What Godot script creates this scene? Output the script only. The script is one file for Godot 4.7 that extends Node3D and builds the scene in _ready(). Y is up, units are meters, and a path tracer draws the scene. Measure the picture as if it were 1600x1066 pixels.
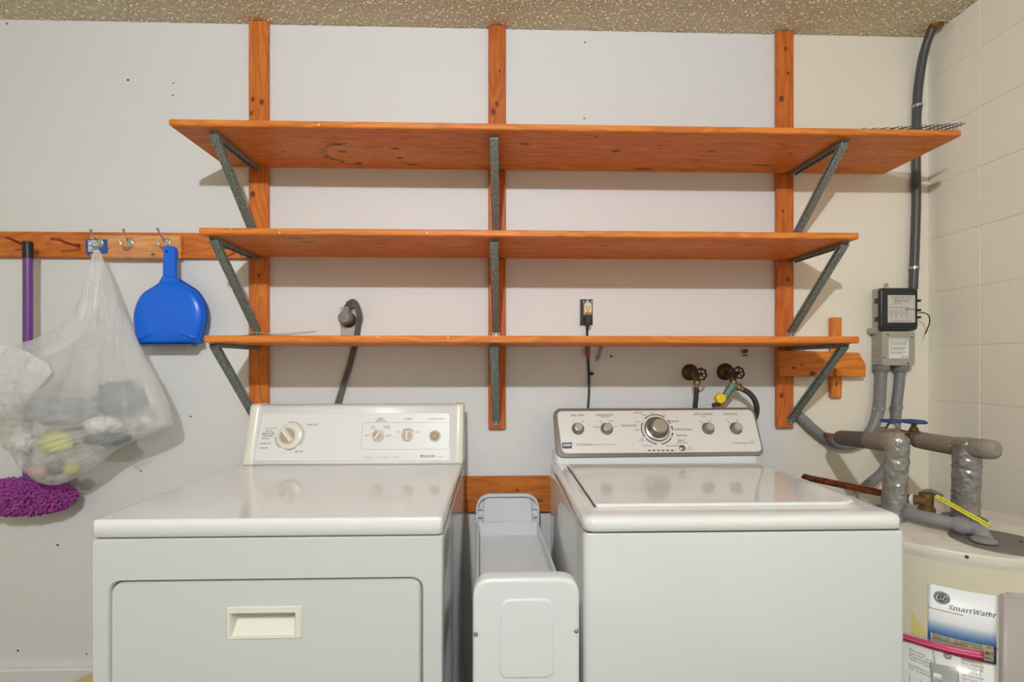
extends Node3D
# A garage laundry corner: dryer and washer under three bracketed shelves, a short water heater in the corner.
# y up, metres. The back wall is the plane z = -1.81, the floor y = 0.
const FOCAL = 770.0          # focal length in pixels of the 1600 x 1066 frame
const HORIZON = 570.0        # pixel row of the horizon
const EYE = 1.241            # camera height
const WALL = 1.81            # distance to the back wall
const RIGHT = 1.621          # x of the right wall
const CEIL = 2.476
const SH_F = 1.48            # front of the shelves
const SH_B = 1.79            # front of the uprights = back of the shelves
var yaw = atan(22.0 / 770.0)
var fwd: Vector3
var rgt: Vector3
var M = {}
var rng = RandomNumberGenerator.new()
var names = {}

func _ready():
	rng.seed = 7
	fwd = Vector3(sin(yaw), 0, -cos(yaw))
	rgt = Vector3(cos(yaw), 0, sin(yaw))
	# ---- camera
	var cam = Camera3D.new()
	cam.name = "camera"
	cam.projection = Camera3D.PROJECTION_FRUSTUM
	cam.near = 0.05
	cam.far = 60.0
	cam.size = 0.05 * 1066.0 / FOCAL
	cam.frustum_offset = Vector2(0, 0.05 * 37.0 / FOCAL)
	cam.position = Vector3(0, EYE, 0)
	cam.rotation.y = -yaw
	add_child(cam)
	cam.current = true
	# ---- sky and exposure
	var env = Environment.new()
	var sky = Sky.new()
	var sm = ProceduralSkyMaterial.new()
	sm.sky_top_color = Color(0.80, 0.82, 0.85)
	sm.sky_horizon_color = Color(0.89, 0.88, 0.86)
	sm.ground_horizon_color = Color(0.66, 0.66, 0.62)
	sm.ground_bottom_color = Color(0.5, 0.5, 0.47)
	sm.sun_angle_max = 1.0
	sky.sky_material = sm
	env.background_mode = Environment.BG_SKY
	env.sky = sky
	env.background_energy_multiplier = 1.0
	env.tonemap_mode = Environment.TONE_MAPPER_LINEAR
	env.tonemap_exposure = 0.88
	env.sdfgi_enabled = true
	env.ssao_enabled = true
	env.ssil_enabled = true
	var we = WorldEnvironment.new()
	we.name = "environment"
	we.environment = env
	add_child(we)
	make_materials()
	# ---- the bulb on the ceiling, a little behind the camera
	ceiling_bulb(Vector3(-0.2, 2.385, 0.89), 4.5)
	room()
	uprights_and_shelves()
	rail_and_hooks()
	duster()
	carrier_bag()
	dustpan()
	dryer()
	washer()
	cart()
	outlets()
	taps()
	side_boards()
	boxes_and_conduits()
	heater()
	heater_pipes()
	small_things()

# ------------------------------------------------------------------ helpers: places
func ray(px: float, py: float) -> Vector3:
	return fwd + rgt * ((px - 800.0) / FOCAL) + Vector3.UP * ((HORIZON - py) / FOCAL)

func at(px: float, py: float, d: float) -> Vector3:      # the point d in front of the camera's plane parallel to the back wall
	var r = ray(px, py)
	return Vector3(0, EYE, 0) + r * (d / -r.z)

func deep(px: float, py: float, zc: float) -> Vector3:   # the same, by depth along the view
	return Vector3(0, EYE, 0) + ray(px, py) * zc

func hit(px: float, py: float, p0: Vector3, n: Vector3) -> Vector3:
	var r = ray(px, py)
	var o = Vector3(0, EYE, 0)
	return o + r * ((p0 - o).dot(n) / r.dot(n))

func level(px: float, py: float, y: float) -> Vector3:
	return hit(px, py, Vector3(0, y, 0), Vector3.UP)

# ------------------------------------------------------------------ helpers: nodes
func numbered(n: String) -> String:
	if not names.has(n):
		names[n] = 0
		return n
	names[n] += 1
	return "%s_%03d" % [n, names[n]]

func tag(o, label, category, group = ""):
	o.set_meta("label", label)
	o.set_meta("category", category)
	if group:
		o.set_meta("group", group)
	return o

func thing(called: String, label: String, category: String, where = Vector3.ZERO, group = ""):
	var o = Node3D.new()
	o.name = numbered(called)
	add_child(o)
	o.position = where
	return tag(o, label, category, group)

func fin(st: SurfaceTool) -> ArrayMesh:
	st.generate_normals()
	return st.commit()

# commits st (in world coordinates) as one mesh under parent
func obj(called: String, st, m, parent = null):
	var o = MeshInstance3D.new()
	o.mesh = fin(st) if st is SurfaceTool else st
	o.material_override = m
	if parent == null:
		o.name = numbered(called)
		add_child(o)
	else:
		o.name = called
		parent.add_child(o, true)
		var up = Vector3.ZERO
		var q = parent
		while q is Node3D and q != self:
			up += q.position
			q = q.get_parent()
		o.position = -up
	return o

# the same, in the parent's own coordinates
func own(called: String, st, m, parent):
	var o = MeshInstance3D.new()
	o.mesh = fin(st) if st is SurfaceTool else st
	o.material_override = m
	o.name = called
	parent.add_child(o, true)
	return o

func struct(called, st, m, parent = null):
	var o = obj(called, st, m, parent)
	if parent == null:
		o.set_meta("kind", "structure")
	return o

# ------------------------------------------------------------------ helpers: shapes
func S() -> SurfaceTool:
	var st = SurfaceTool.new()
	st.begin(Mesh.PRIMITIVE_TRIANGLES)
	return st

func tri(st, a, b, c, ua = Vector2.ZERO, ub = Vector2.ZERO, uc = Vector2.ZERO):   # counter-clockwise seen from outside
	st.set_uv(ua); st.add_vertex(a)
	st.set_uv(uc); st.add_vertex(c)
	st.set_uv(ub); st.add_vertex(b)

func quad(st, a, b, c, d, ua = Vector2.ZERO, ub = Vector2.ZERO, uc = Vector2.ZERO, ud = Vector2.ZERO):
	tri(st, a, b, c, ua, ub, uc)
	tri(st, a, c, d, ua, uc, ud)

# a chamfered box; uv in metres from its low corner: (x, z) above and below, (x, depth + y) in front, so one picture wraps a board
func box(st, lo: Vector3, hi: Vector3, ch = 0.002, xf = Transform3D()):
	st.set_smooth_group(-1)
	var c = minf(ch, 0.45 * minf(hi.x - lo.x, minf(hi.y - lo.y, hi.z - lo.z)))
	var mid = (lo + hi) / 2.0
	var hs = (hi - lo) / 2.0
	for ax in 3:
		for sg in [-1.0, 1.0]:
			var u = (ax + 1) % 3
			var v = (ax + 2) % 3
			var q = []
			for k in [[-1, -1], [1, -1], [1, 1], [-1, 1]]:
				var p = Vector3()
				p[ax] = hs[ax] * sg
				p[u] = (hs[u] - c) * k[0]
				p[v] = (hs[v] - c) * k[1]
				q.append(p + mid)
			if sg < 0:
				q.reverse()
			_face(st, q, ax, lo, hi, xf)
	if c <= 0.0:
		return
	for ax in 3:                                     # the twelve edges
		var u = (ax + 1) % 3
		var v = (ax + 2) % 3
		for k in [[-1, -1], [1, -1], [1, 1], [-1, 1]]:
			var q = []
			for e in [[0, -1], [1, -1], [1, 1], [0, 1]]:
				var p = Vector3()
				p[ax] = (hs[ax] - c) * e[1]
				p[u] = (hs[u] - (c if e[0] else 0.0)) * k[0]
				p[v] = (hs[v] - (0.0 if e[0] else c)) * k[1]
				q.append(p + mid)
			if k[0] * k[1] < 0:
				q.reverse()
			q.reverse()
			_face(st, q, v, lo, hi, xf)
	for sx in [-1, 1]:
		for sy in [-1, 1]:
			for sz in [-1, 1]:
				var s = Vector3(sx, sy, sz)
				var a = mid + s * Vector3(hs.x, hs.y - c, hs.z - c)
				var b = mid + s * Vector3(hs.x - c, hs.y, hs.z - c)
				var d = mid + s * Vector3(hs.x - c, hs.y - c, hs.z)
				if sx * sy * sz > 0:
					tri(st, xf * a, xf * b, xf * d, _buv(a, 1, lo, hi), _buv(b, 1, lo, hi), _buv(d, 1, lo, hi))
				else:
					tri(st, xf * a, xf * d, xf * b, _buv(a, 1, lo, hi), _buv(d, 1, lo, hi), _buv(b, 1, lo, hi))

func _buv(p, ax, lo, hi):
	if ax == 1:
		return Vector2(p.x - lo.x, hi.z - p.z)
	if ax == 2:
		return Vector2(p.x - lo.x, (hi.z - lo.z) + p.y - lo.y)
	return Vector2(hi.z - p.z, p.y - lo.y)

func _face(st, q, ax, lo, hi, xf):
	quad(st, xf * q[0], xf * q[1], xf * q[2], xf * q[3], _buv(q[0], ax, lo, hi), _buv(q[1], ax, lo, hi), _buv(q[2], ax, lo, hi), _buv(q[3], ax, lo, hi))

# inset of a polygon along its corner normals (counter-clockwise polygon, positive = inwards)
func inset(poly, d):
	var out = PackedVector2Array()
	var n = poly.size()
	for i in n:
		var a = (poly[i] - poly[(i + n - 1) % n]).normalized()
		var b = (poly[(i + 1) % n] - poly[i]).normalized()
		var na = Vector2(-a.y, a.x)
		var nb = Vector2(-b.y, b.x)
		var m = (na + nb)
		var l = maxf(m.length_squared(), 0.3)
		out.append(poly[i] + m * (2.0 * d / l))
	return out

# a polygon (x, y) stacked along its own z: levels are [height, inset]
func stack(st, poly, levels, xf = Transform3D(), smooth_sides = true, caps = true):
	if Geometry2D.is_polygon_clockwise(poly):
		poly = poly.duplicate()
		poly.reverse()
	var rings = []
	for l in levels:
		var r = []
		for p in inset(poly, l[1]):
			r.append(xf * Vector3(p.x, p.y, l[0]))
		rings.append(r)
	var n = poly.size()
	st.set_smooth_group(3 if smooth_sides else -1)
	for k in rings.size() - 1:
		for i in n:
			var j = (i + 1) % n
			quad(st, rings[k][i], rings[k][j], rings[k + 1][j], rings[k + 1][i])
	if not caps:
		return
	st.set_smooth_group(-1)
	for e in [0, levels.size() - 1]:
		var p2 = inset(poly, levels[e][1])
		var ix = Geometry2D.triangulate_polygon(p2)
		for t in range(0, ix.size(), 3):
			var a = ix[t]; var b = ix[t + 1]; var c = ix[t + 2]
			var area = (p2[b] - p2[a]).cross(p2[c] - p2[a])
			if (area > 0) == (e == 0):
				var s = b; b = c; c = s
			tri(st, rings[e][a], rings[e][b], rings[e][c])

func dome(st, poly, levels, mid: Vector2, xf):      # the outline shrunk towards mid, closed to a point
	if Geometry2D.is_polygon_clockwise(poly):
		poly = poly.duplicate()
		poly.reverse()
	var n = poly.size()
	st.set_smooth_group(3)
	for k in levels.size():
		for i in n:
			var a = poly[i] - mid
			var b = poly[(i + 1) % n] - mid
			var f = func(p, l):
				var q = mid + p * l[1]
				return xf * Vector3(q.x, q.y, l[0])
			if k < levels.size() - 1:
				quad(st, f.call(a, levels[k]), f.call(b, levels[k]), f.call(b, levels[k + 1]), f.call(a, levels[k + 1]))
			else:
				tri(st, f.call(a, levels[k]), f.call(b, levels[k]), xf * Vector3(mid.x, mid.y, levels[k][0]))
		if k == 0:
			for i in n:
				tri(st, xf * Vector3(poly[(i + 1) % n].x, poly[(i + 1) % n].y, levels[0][0]), xf * Vector3(poly[i].x, poly[i].y, levels[0][0]), xf * Vector3(mid.x, mid.y, levels[0][0]))

func rrect(x0, y0, x1, y1, r, n = 6):
	var p = PackedVector2Array()
	for k in [[x1 - r, y0 + r, -PI / 2], [x1 - r, y1 - r, 0.0], [x0 + r, y1 - r, PI / 2], [x0 + r, y0 + r, PI]]:
		for i in n + 1:
			var a = k[2] + PI / 2 * i / n
			p.append(Vector2(k[0] + r * cos(a), k[1] + r * sin(a)))
	return p

func round_poly(pts, r, n = 5):      # any convex polygon with its corners rounded
	var out = PackedVector2Array()
	var m = pts.size()
	for i in m:
		var p = pts[i]
		var a = (pts[(i + m - 1) % m] - p).normalized()
		var b = (pts[(i + 1) % m] - p).normalized()
		for k in n + 1:
			var t = float(k) / n
			out.append((p + a * r).lerp(p, t).lerp(p.lerp(p + b * r, t), t))
	return out

func circle(cx, cy, r, n = 24):
	var p = PackedVector2Array()
	for i in n:
		p.append(Vector2(cx + r * cos(TAU * i / n), cy + r * sin(TAU * i / n)))
	return p

# a plate with a hole; both outlines seen from the hole's middle
func ring(st, outer, inner, mid, z0, z1, bo = 0.0, bi = 0.0, xf = Transform3D()):
	var angs = []
	for p in outer: angs.append((p - mid).angle())
	for p in inner: angs.append((p - mid).angle())
	angs.sort()
	var A = []
	var B = []
	var last = -99.0
	for a in angs:
		if a - last < 1e-4:
			continue
		last = a
		var d = Vector2(cos(a), sin(a))
		A.append(_cast(outer, mid, d))
		B.append(_cast(inner, mid, d))
	var n = A.size()
	for i in n:
		var j = (i + 1) % n
		var di = (A[i] - mid).normalized()
		var dj = (A[j] - mid).normalized()
		st.set_smooth_group(-1)
		var f = func(p, z): return xf * Vector3(p.x, p.y, z)
		quad(st, f.call(B[i] + di * bi, z1), f.call(A[i] - di * bo, z1), f.call(A[j] - dj * bo, z1), f.call(B[j] + dj * bi, z1))
		quad(st, f.call(B[j], z0), f.call(A[j], z0), f.call(A[i], z0), f.call(B[i], z0))
		st.set_smooth_group(4)
		quad(st, f.call(A[i], z0), f.call(A[j], z0), f.call(A[j], z1 - bo), f.call(A[i], z1 - bo))
		quad(st, f.call(B[j], z0), f.call(B[i], z0), f.call(B[i], z1 - bi), f.call(B[j], z1 - bi))
		if bo > 0.0:
			quad(st, f.call(A[i], z1 - bo), f.call(A[j], z1 - bo), f.call(A[j] - dj * bo, z1), f.call(A[i] - di * bo, z1))
		if bi > 0.0:
			quad(st, f.call(B[j], z1 - bi), f.call(B[i], z1 - bi), f.call(B[i] + di * bi, z1), f.call(B[j] + dj * bi, z1))

func _cast(poly, mid, d):
	var best = 1e9
	for i in poly.size():
		var q = Geometry2D.segment_intersects_segment(mid, mid + d * 10.0, poly[i], poly[(i + 1) % poly.size()])
		if q != null:
			best = minf(best, q.distance_to(mid))
	if best > 1e8:                       # exactly through a corner
		for p in poly:
			if absf((p - mid).normalized().cross(d)) < 1e-3 and (p - mid).dot(d) > 0:
				best = p.distance_to(mid)
	return mid + d * best

# profile of [radius, height] turned round the local y axis
func lathe(st, prof, n = 24, xf = Transform3D()):
	var g = 10
	for k in prof.size() - 1:
		if k > 0:
			var a = Vector2(prof[k][0] - prof[k - 1][0], prof[k][1] - prof[k - 1][1]).normalized()
			var b = Vector2(prof[k + 1][0] - prof[k][0], prof[k + 1][1] - prof[k][1]).normalized()
			if a.dot(b) < 0.8:
				g += 1
		st.set_smooth_group(g)
		for i in n:
			var p = []
			for e in [[k, i], [k, i + 1], [k + 1, i + 1], [k + 1, i]]:
				var t = TAU * (e[1] % n) / n
				p.append(xf * Vector3(prof[e[0]][0] * sin(t), prof[e[0]][1], prof[e[0]][0] * cos(t)))
			if prof[k][0] > 1e-6:
				tri(st, p[0], p[1], p[2])
			if prof[k + 1][0] > 1e-6:
				tri(st, p[0], p[2], p[3])

func toward(pos: Vector3, dir: Vector3) -> Transform3D:      # local y along dir
	var y = dir.normalized()
	var x = y.cross(Vector3(0, 0, 1) if absf(y.z) < 0.9 else Vector3(1, 0, 0)).normalized()
	return Transform3D(Basis(x, y, x.cross(y)), pos)

func curve(pts, steps = 6):          # Catmull-Rom through the points
	var out = []
	for i in pts.size() - 1:
		var a = pts[maxi(i - 1, 0)]; var b = pts[i]; var c = pts[i + 1]; var d = pts[mini(i + 2, pts.size() - 1)]
		for k in steps:
			out.append(b.cubic_interpolate(c, a, d, float(k) / steps))
	out.append(pts[-1])
	return out

# a round tube along points; r a number or one per point; flat squashes it across the second axis
func tube(st, pts, r, n = 12, ridge = 0.0, squash = 1.0):
	var rings = []
	var t0 = (pts[1] - pts[0]).normalized()
	var nx = t0.cross(Vector3(0, 0, 1) if absf(t0.z) < 0.9 else Vector3(1, 0, 0)).normalized()
	for i in pts.size():
		var t = (pts[mini(i + 1, pts.size() - 1)] - pts[maxi(i - 1, 0)]).normalized()
		nx = (nx - t * nx.dot(t)).normalized()
		var ny = t.cross(nx)
		var rr = r[i] if r is Array else r
		if ridge > 0.0 and i % 2 == 1:
			rr -= ridge
		var q = []
		for k in n:
			var a = TAU * k / n
			q.append(pts[i] + nx * (rr * cos(a)) + ny * (rr * squash * sin(a)))
		rings.append(q)
	st.set_smooth_group(2)
	for i in rings.size() - 1:
		for k in n:
			var l = (k + 1) % n
			quad(st, rings[i][k], rings[i][l], rings[i + 1][l], rings[i + 1][k])
	st.set_smooth_group(-1)
	for k in range(1, n - 1):
		tri(st, rings[0][0], rings[0][k + 1], rings[0][k])
		tri(st, rings[-1][0], rings[-1][k], rings[-1][k + 1])

func lump(st, c: Vector3, r: Vector3, sd: int, amp = 0.25, n = 16):
	var nz = FastNoiseLite.new()
	nz.seed = sd
	nz.frequency = 1.3
	st.set_smooth_group(1)
	var f = func(i, j):
		var a = PI * i / n
		var b = TAU * (j % (2 * n)) / (2 * n)
		var d = Vector3(sin(a) * cos(b), cos(a), sin(a) * sin(b))
		return c + d * r * (1.0 + amp * nz.get_noise_3dv(d * 1.6) + 0.5 * amp * nz.get_noise_3dv(d * 4.0))
	for i in n:
		for j in 2 * n:
			if i > 0:
				tri(st, f.call(i, j), f.call(i, j + 1), f.call(i + 1, j + 1))
			if i < n - 1:
				tri(st, f.call(i, j), f.call(i + 1, j + 1), f.call(i + 1, j))

# raised print: text on a plane with axes ex, ey
func words(parent, s: String, size: float, pos: Vector3, ex: Vector3, ey: Vector3, m, serif = false, left = false, wide = 1.0):
	var t = TextMesh.new()
	var f = SystemFont.new()
	f.font_names = PackedStringArray(["Droid Serif" if serif else "Droid Sans"])
	t.font = f
	t.text = s
	t.font_size = 32
	t.pixel_size = size / 32.0
	t.depth = 0.0004
	t.curve_step = 2.0
	t.horizontal_alignment = HORIZONTAL_ALIGNMENT_LEFT if left else HORIZONTAL_ALIGNMENT_CENTER
	var o = MeshInstance3D.new()
	o.mesh = t
	o.material_override = m
	o.name = "lettering"
	parent.add_child(o, true)
	var up = Vector3.ZERO
	var q = parent
	while q is Node3D and q != self:
		up += q.position
		q = q.get_parent()
	o.transform = Transform3D(Basis(ex * wide, ey, ex.cross(ey)), pos - up)
	return o

# ------------------------------------------------------------------ materials
func mat(c: Color, rough = 0.6, metal = 0.0, spec = 0.5):
	var m = StandardMaterial3D.new()
	m.albedo_color = c
	m.roughness = rough
	m.metallic = metal
	m.metallic_specular = spec
	return m

func c8(r, g, b) -> Color:
	return Color(r / 255.0, g / 255.0, b / 255.0)

func noise_tex(freq, size, normal = false, strength = 1.0, ramp = null, sd = 1, oct = 4):
	var n = FastNoiseLite.new()
	n.noise_type = FastNoiseLite.TYPE_SIMPLEX
	n.frequency = freq
	n.fractal_octaves = oct
	n.seed = sd
	var t = NoiseTexture2D.new()
	t.width = size
	t.height = size
	t.seamless = true
	t.noise = n
	t.as_normal_map = normal
	t.bump_strength = strength
	if ramp:
		var g = Gradient.new()
		g.offsets = PackedFloat32Array(ramp[0])
		g.colors = PackedColorArray(ramp[1])
		t.color_ramp = g
	return t

func bump(m, tex, cm, scale = 1.0):
	m.heightmap_enabled = true
	m.heightmap_texture = tex
	m.heightmap_scale = cm
	m.uv1_triplanar = true
	m.uv1_world_triplanar = true
	m.uv1_scale = Vector3.ONE * scale
	return m

func triplanar(m, tex, scale, world = true):
	m.albedo_texture = tex
	m.uv1_triplanar = true
	m.uv1_world_triplanar = world
	m.uv1_scale = Vector3.ONE * scale
	return m

# planks: a picture of L x W metres with grain along x and knots [x, y, radius, streak]
func wood(L: float, W: float, pxm: float, sd: int, base: Color, knots = [], chips = [], worn = []):
	var w = int(L * pxm)
	var h = maxi(int(W * pxm), 8)
	var im = Image.create(w, h, false, Image.FORMAT_RGB8)
	var n1 = FastNoiseLite.new(); n1.seed = sd; n1.frequency = 0.9
	var n2 = FastNoiseLite.new(); n2.seed = sd + 5; n2.frequency = 1.0
	var n3 = FastNoiseLite.new(); n3.seed = sd + 9; n3.frequency = 1.0
	var lin = base
	for j in h:
		var y = j / pxm
		for i in w:
			var x = i / pxm
			var yy = y
			var dark = 0.0
			for k in knots:
				var dx = (x - k[0]) / (k[3] if k.size() > 3 else 1.6)
				var dy = y - k[1]
				var d = sqrt(dx * dx + dy * dy)
				if d < k[2] * 7.0:
					yy += signf(dy) * k[2] * 1.6 * exp(-d / (k[2] * 2.2))
					if d < k[2] * 2.0:
						var e = d / k[2] + 0.45 * n2.get_noise_2d(x * 160.0, y * 160.0)
						dark = maxf(dark, smoothstep(1.35, 0.55, e) * (0.62 + 0.38 * smoothstep(0.2, 0.7, e)))
			var g = n1.get_noise_2d(x * 2.2, yy * 40.0) * 0.5
			var rings = sin((yy * 60.0 + n2.get_noise_2d(x * 1.1, yy * 7.0) * 7.0) * TAU * 0.5)
			var fine = n3.get_noise_2d(x * 22.0, y * 900.0)
			var f = 1.0 + 0.13 * g + 0.045 * rings + 0.05 * fine
			var c = Color(lin.r * f, lin.g * f * (1.0 + 0.04 * rings), lin.b * (f + 0.05 * rings))
			for k in worn:                               # places where the stain has worn off, with a scorched rim
				var q = Vector2((x - k[0]) / k[2], (y - k[1]) / k[3]).length() + 0.35 * n2.get_noise_2d(x * 9.0, y * 30.0)
				c = c.lerp(Color(0.86, 0.62, 0.38), 0.42 * smoothstep(1.05, 0.75, q))
				if k[4] > 0.0 and absf(q - 0.95) < 0.09 and x < k[0] + k[2] * 0.3:
					c = c.lerp(Color(0.24, 0.12, 0.05), k[4] * (1.0 - absf(q - 0.95) / 0.09))
			c = c.lerp(Color(0.20, 0.09, 0.03), dark * 0.72)
			im.set_pixel(i, j, c.clamp())
	for k in chips:
		var cx = int(k[0] * pxm)
		var cy = int(k[1] * pxm)
		for a in range(-3, 4):
			for b in range(-3, 4):
				if Vector2(a / maxf(k[2], 0.5), b / maxf(k[3], 0.5)).length() < 1.0 and cx + a >= 0 and cx + a < w and cy + b >= 0 and cy + b < h:
					im.set_pixel(cx + a, cy + b, Color(0.88, 0.82, 0.72))
	var m = mat(Color.WHITE, 0.45, 0.0, 0.35)
	m.albedo_texture = ImageTexture.create_from_image(im)
	m.uv1_scale = Vector3(1.0 / L, 1.0 / W, 1)
	return m

func make_materials():
	var fine = noise_tex(0.02, 512, false, 1.0, null, 3, 5)
	M.fine = fine
	M.wall = bump(mat(c8(227, 226, 224), 0.55), fine, 0.05, 3.0)
	M.wall_painted = bump(mat(Color.WHITE, 0.55), fine, 0.05, 3.0)
	M.wall_painted.vertex_color_use_as_albedo = true
	M.wall_cream = bump(mat(c8(239, 230, 213), 0.6), fine, 0.10, 3.0)
	M.block = bump(mat(c8(240, 233, 217), 0.62), fine, 0.08, 2.5)
	M.ceiling = bump(mat(c8(250, 236, 207), 0.9), noise_tex(0.06, 512, false, 1.0, null, 8, 4), 0.5, 6.0)
	M.popcorn = mat(c8(244, 231, 204), 0.9)
	M.floor = triplanar(mat(Color.WHITE, 0.8), noise_tex(0.01, 512, false, 1.0, [[0.0, 1.0], [Color(0.42, 0.41, 0.39), Color(0.55, 0.54, 0.51)]], 4), 1.0)
	M.unseen_wall_warm = mat(c8(216, 201, 170), 0.7)  # warm tan for the unseen walls, bouncing warm light into the shelf shadows
	M.galv = triplanar(mat(Color.WHITE, 0.42, 0.3), noise_tex(0.05, 256, false, 1.0, [[0.25, 0.55, 0.85], [c8(104, 112, 106), c8(132, 140, 133), c8(176, 184, 176)]], 5, 3), 9.0)
	M.zinc = mat(c8(178, 180, 178), 0.3, 0.8)
	M.chrome = mat(c8(205, 207, 208), 0.18, 0.95)
	M.red_vinyl = mat(c8(140, 42, 28), 0.4)
	M.black = mat(c8(28, 28, 28), 0.45)
	M.ink = mat(c8(66, 64, 64), 0.6)
	M.ink_dark = mat(c8(30, 30, 32), 0.6)
	M.ink_pale = mat(c8(150, 148, 146), 0.6)
	M.gap = mat(c8(40, 40, 38), 0.9)
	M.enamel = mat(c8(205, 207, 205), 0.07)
	M.enamel_top_lit = mat(c8(231, 230, 228), 0.08, 0.0, 0.6)  # same enamel, lighter: the light on the tops is put into the colour
	M.fascia = mat(c8(226, 225, 224), 0.35)
	M.cream = mat(c8(228, 224, 211), 0.3)
	M.tan = mat(c8(176, 156, 136), 0.4)
	M.silver = mat(c8(224, 220, 216), 0.36, 0.15)
	M.bezel = mat(c8(140, 132, 126), 0.28, 0.7)
	M.knob_grey = mat(c8(140, 137, 134), 0.32, 0.6)
	M.knob_face = mat(c8(205, 198, 188), 0.28, 0.9)
	M.white_plastic = mat(c8(218, 219, 220), 0.28)
	M.outlet_grey = mat(c8(128, 126, 122), 0.5)
	M.cord_grey = mat(c8(98, 94, 88), 0.5)
	M.green = mat(c8(40, 92, 44), 0.5)
	M.ivory = mat(c8(226, 212, 172), 0.4)
	M.orange_mark = mat(c8(206, 92, 46), 0.6)
	M.brass = mat(c8(150, 118, 66), 0.38, 0.8)
	M.brass_dull = triplanar(mat(Color.WHITE, 0.5, 0.6), noise_tex(0.03, 128, false, 1.0, [[0.2, 0.6, 0.9], [c8(92, 66, 40), c8(136, 100, 56), c8(120, 128, 92)]], 6), 14.0)
	M.bronze = mat(c8(92, 74, 58), 0.4, 0.7)
	M.teal = triplanar(mat(Color.WHITE, 0.5, 0.3), noise_tex(0.04, 128, false, 1.0, [[0.2, 0.8], [c8(84, 112, 100), c8(142, 168, 152)]], 9), 16.0)
	M.yellow = mat(c8(238, 206, 30), 0.4)
	M.rubber = mat(c8(48, 46, 44), 0.6)
	M.conduit_dark = mat(c8(76, 74, 74), 0.4)
	M.conduit = mat(c8(130, 128, 130), 0.42)
	M.box_grey = mat(c8(168, 163, 148), 0.5)
	M.lid_dark = mat(c8(38, 44, 46), 0.35)
	M.paper = mat(c8(232, 231, 226), 0.6)
	M.paper_grey = mat(c8(205, 200, 190), 0.55)
	M.copper = triplanar(mat(Color.WHITE, 0.36, 0.6), noise_tex(0.03, 128, false, 1.0, [[0.2, 0.8], [c8(104, 54, 32), c8(158, 92, 58)]], 2), 9.0)
	M.foam = bump(mat(c8(146, 134, 121), 0.7), fine, 0.25, 8.0)
	M.foam_dark = bump(mat(c8(108, 98, 89), 0.7), fine, 0.25, 8.0)
	M.tape = bump(mat(c8(150, 148, 144), 0.3, 0.55), noise_tex(0.012, 256, false, 1.0, null, 11, 3), 0.6, 7.0)
	M.tank = mat(c8(208, 200, 178), 0.42)
	M.tank_top = triplanar(mat(Color.WHITE, 0.4), noise_tex(0.01, 256, false, 1.0, [[0.2, 0.8], [c8(204, 196, 184), c8(222, 214, 202)]], 12), 3.0)
	M.tank_panel = mat(c8(170, 160, 156), 0.4)
	M.plate = mat(c8(116, 112, 104), 0.45, 0.3)
	M.valve_blue = mat(c8(38, 72, 134), 0.4)
	M.tag_yellow = mat(c8(226, 214, 44), 0.5)
	M.blue = mat(c8(8, 104, 230), 0.3)
	M.blue_dark = mat(c8(10, 78, 182), 0.35)
	M.rubber_edge = mat(c8(92, 92, 88), 0.6)
	M.purple_pole = mat(c8(112, 62, 136), 0.35)
	M.chenille = mat(c8(160, 66, 150), 0.85)
	M.chenille.rim_enabled = true
	M.chenille.rim = 0.4
	M.tape_white = mat(c8(235, 233, 228), 0.6)
	M.cardboard = mat(c8(205, 178, 132), 0.7)
	var film = mat(Color(0.95, 0.95, 0.94, 0.42), 0.32)
	film.transparency = BaseMaterial3D.TRANSPARENCY_ALPHA
	film.backlight_enabled = true
	film.backlight = Color(0.7, 0.7, 0.7)
	M.film = film
	var film2 = mat(Color(0.95, 0.95, 0.94, 0.62), 0.35)
	film2.transparency = BaseMaterial3D.TRANSPARENCY_ALPHA
	film2.backlight_enabled = true
	film2.backlight = Color(0.7, 0.7, 0.7)
	M.film_thick = film2
	var clear = mat(Color(0.95, 0.95, 0.95, 0.12), 0.12)
	clear.transparency = BaseMaterial3D.TRANSPARENCY_ALPHA
	M.clear = clear
	M.pink = mat(c8(188, 44, 92), 0.4)
	M.pine = wood(0.35, 0.12, 500, 31, c8(222, 158, 104), [[0.06, 0.05, 0.005], [0.22, 0.03, 0.004]])
	M.orange = c8(214, 124, 50)

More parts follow.
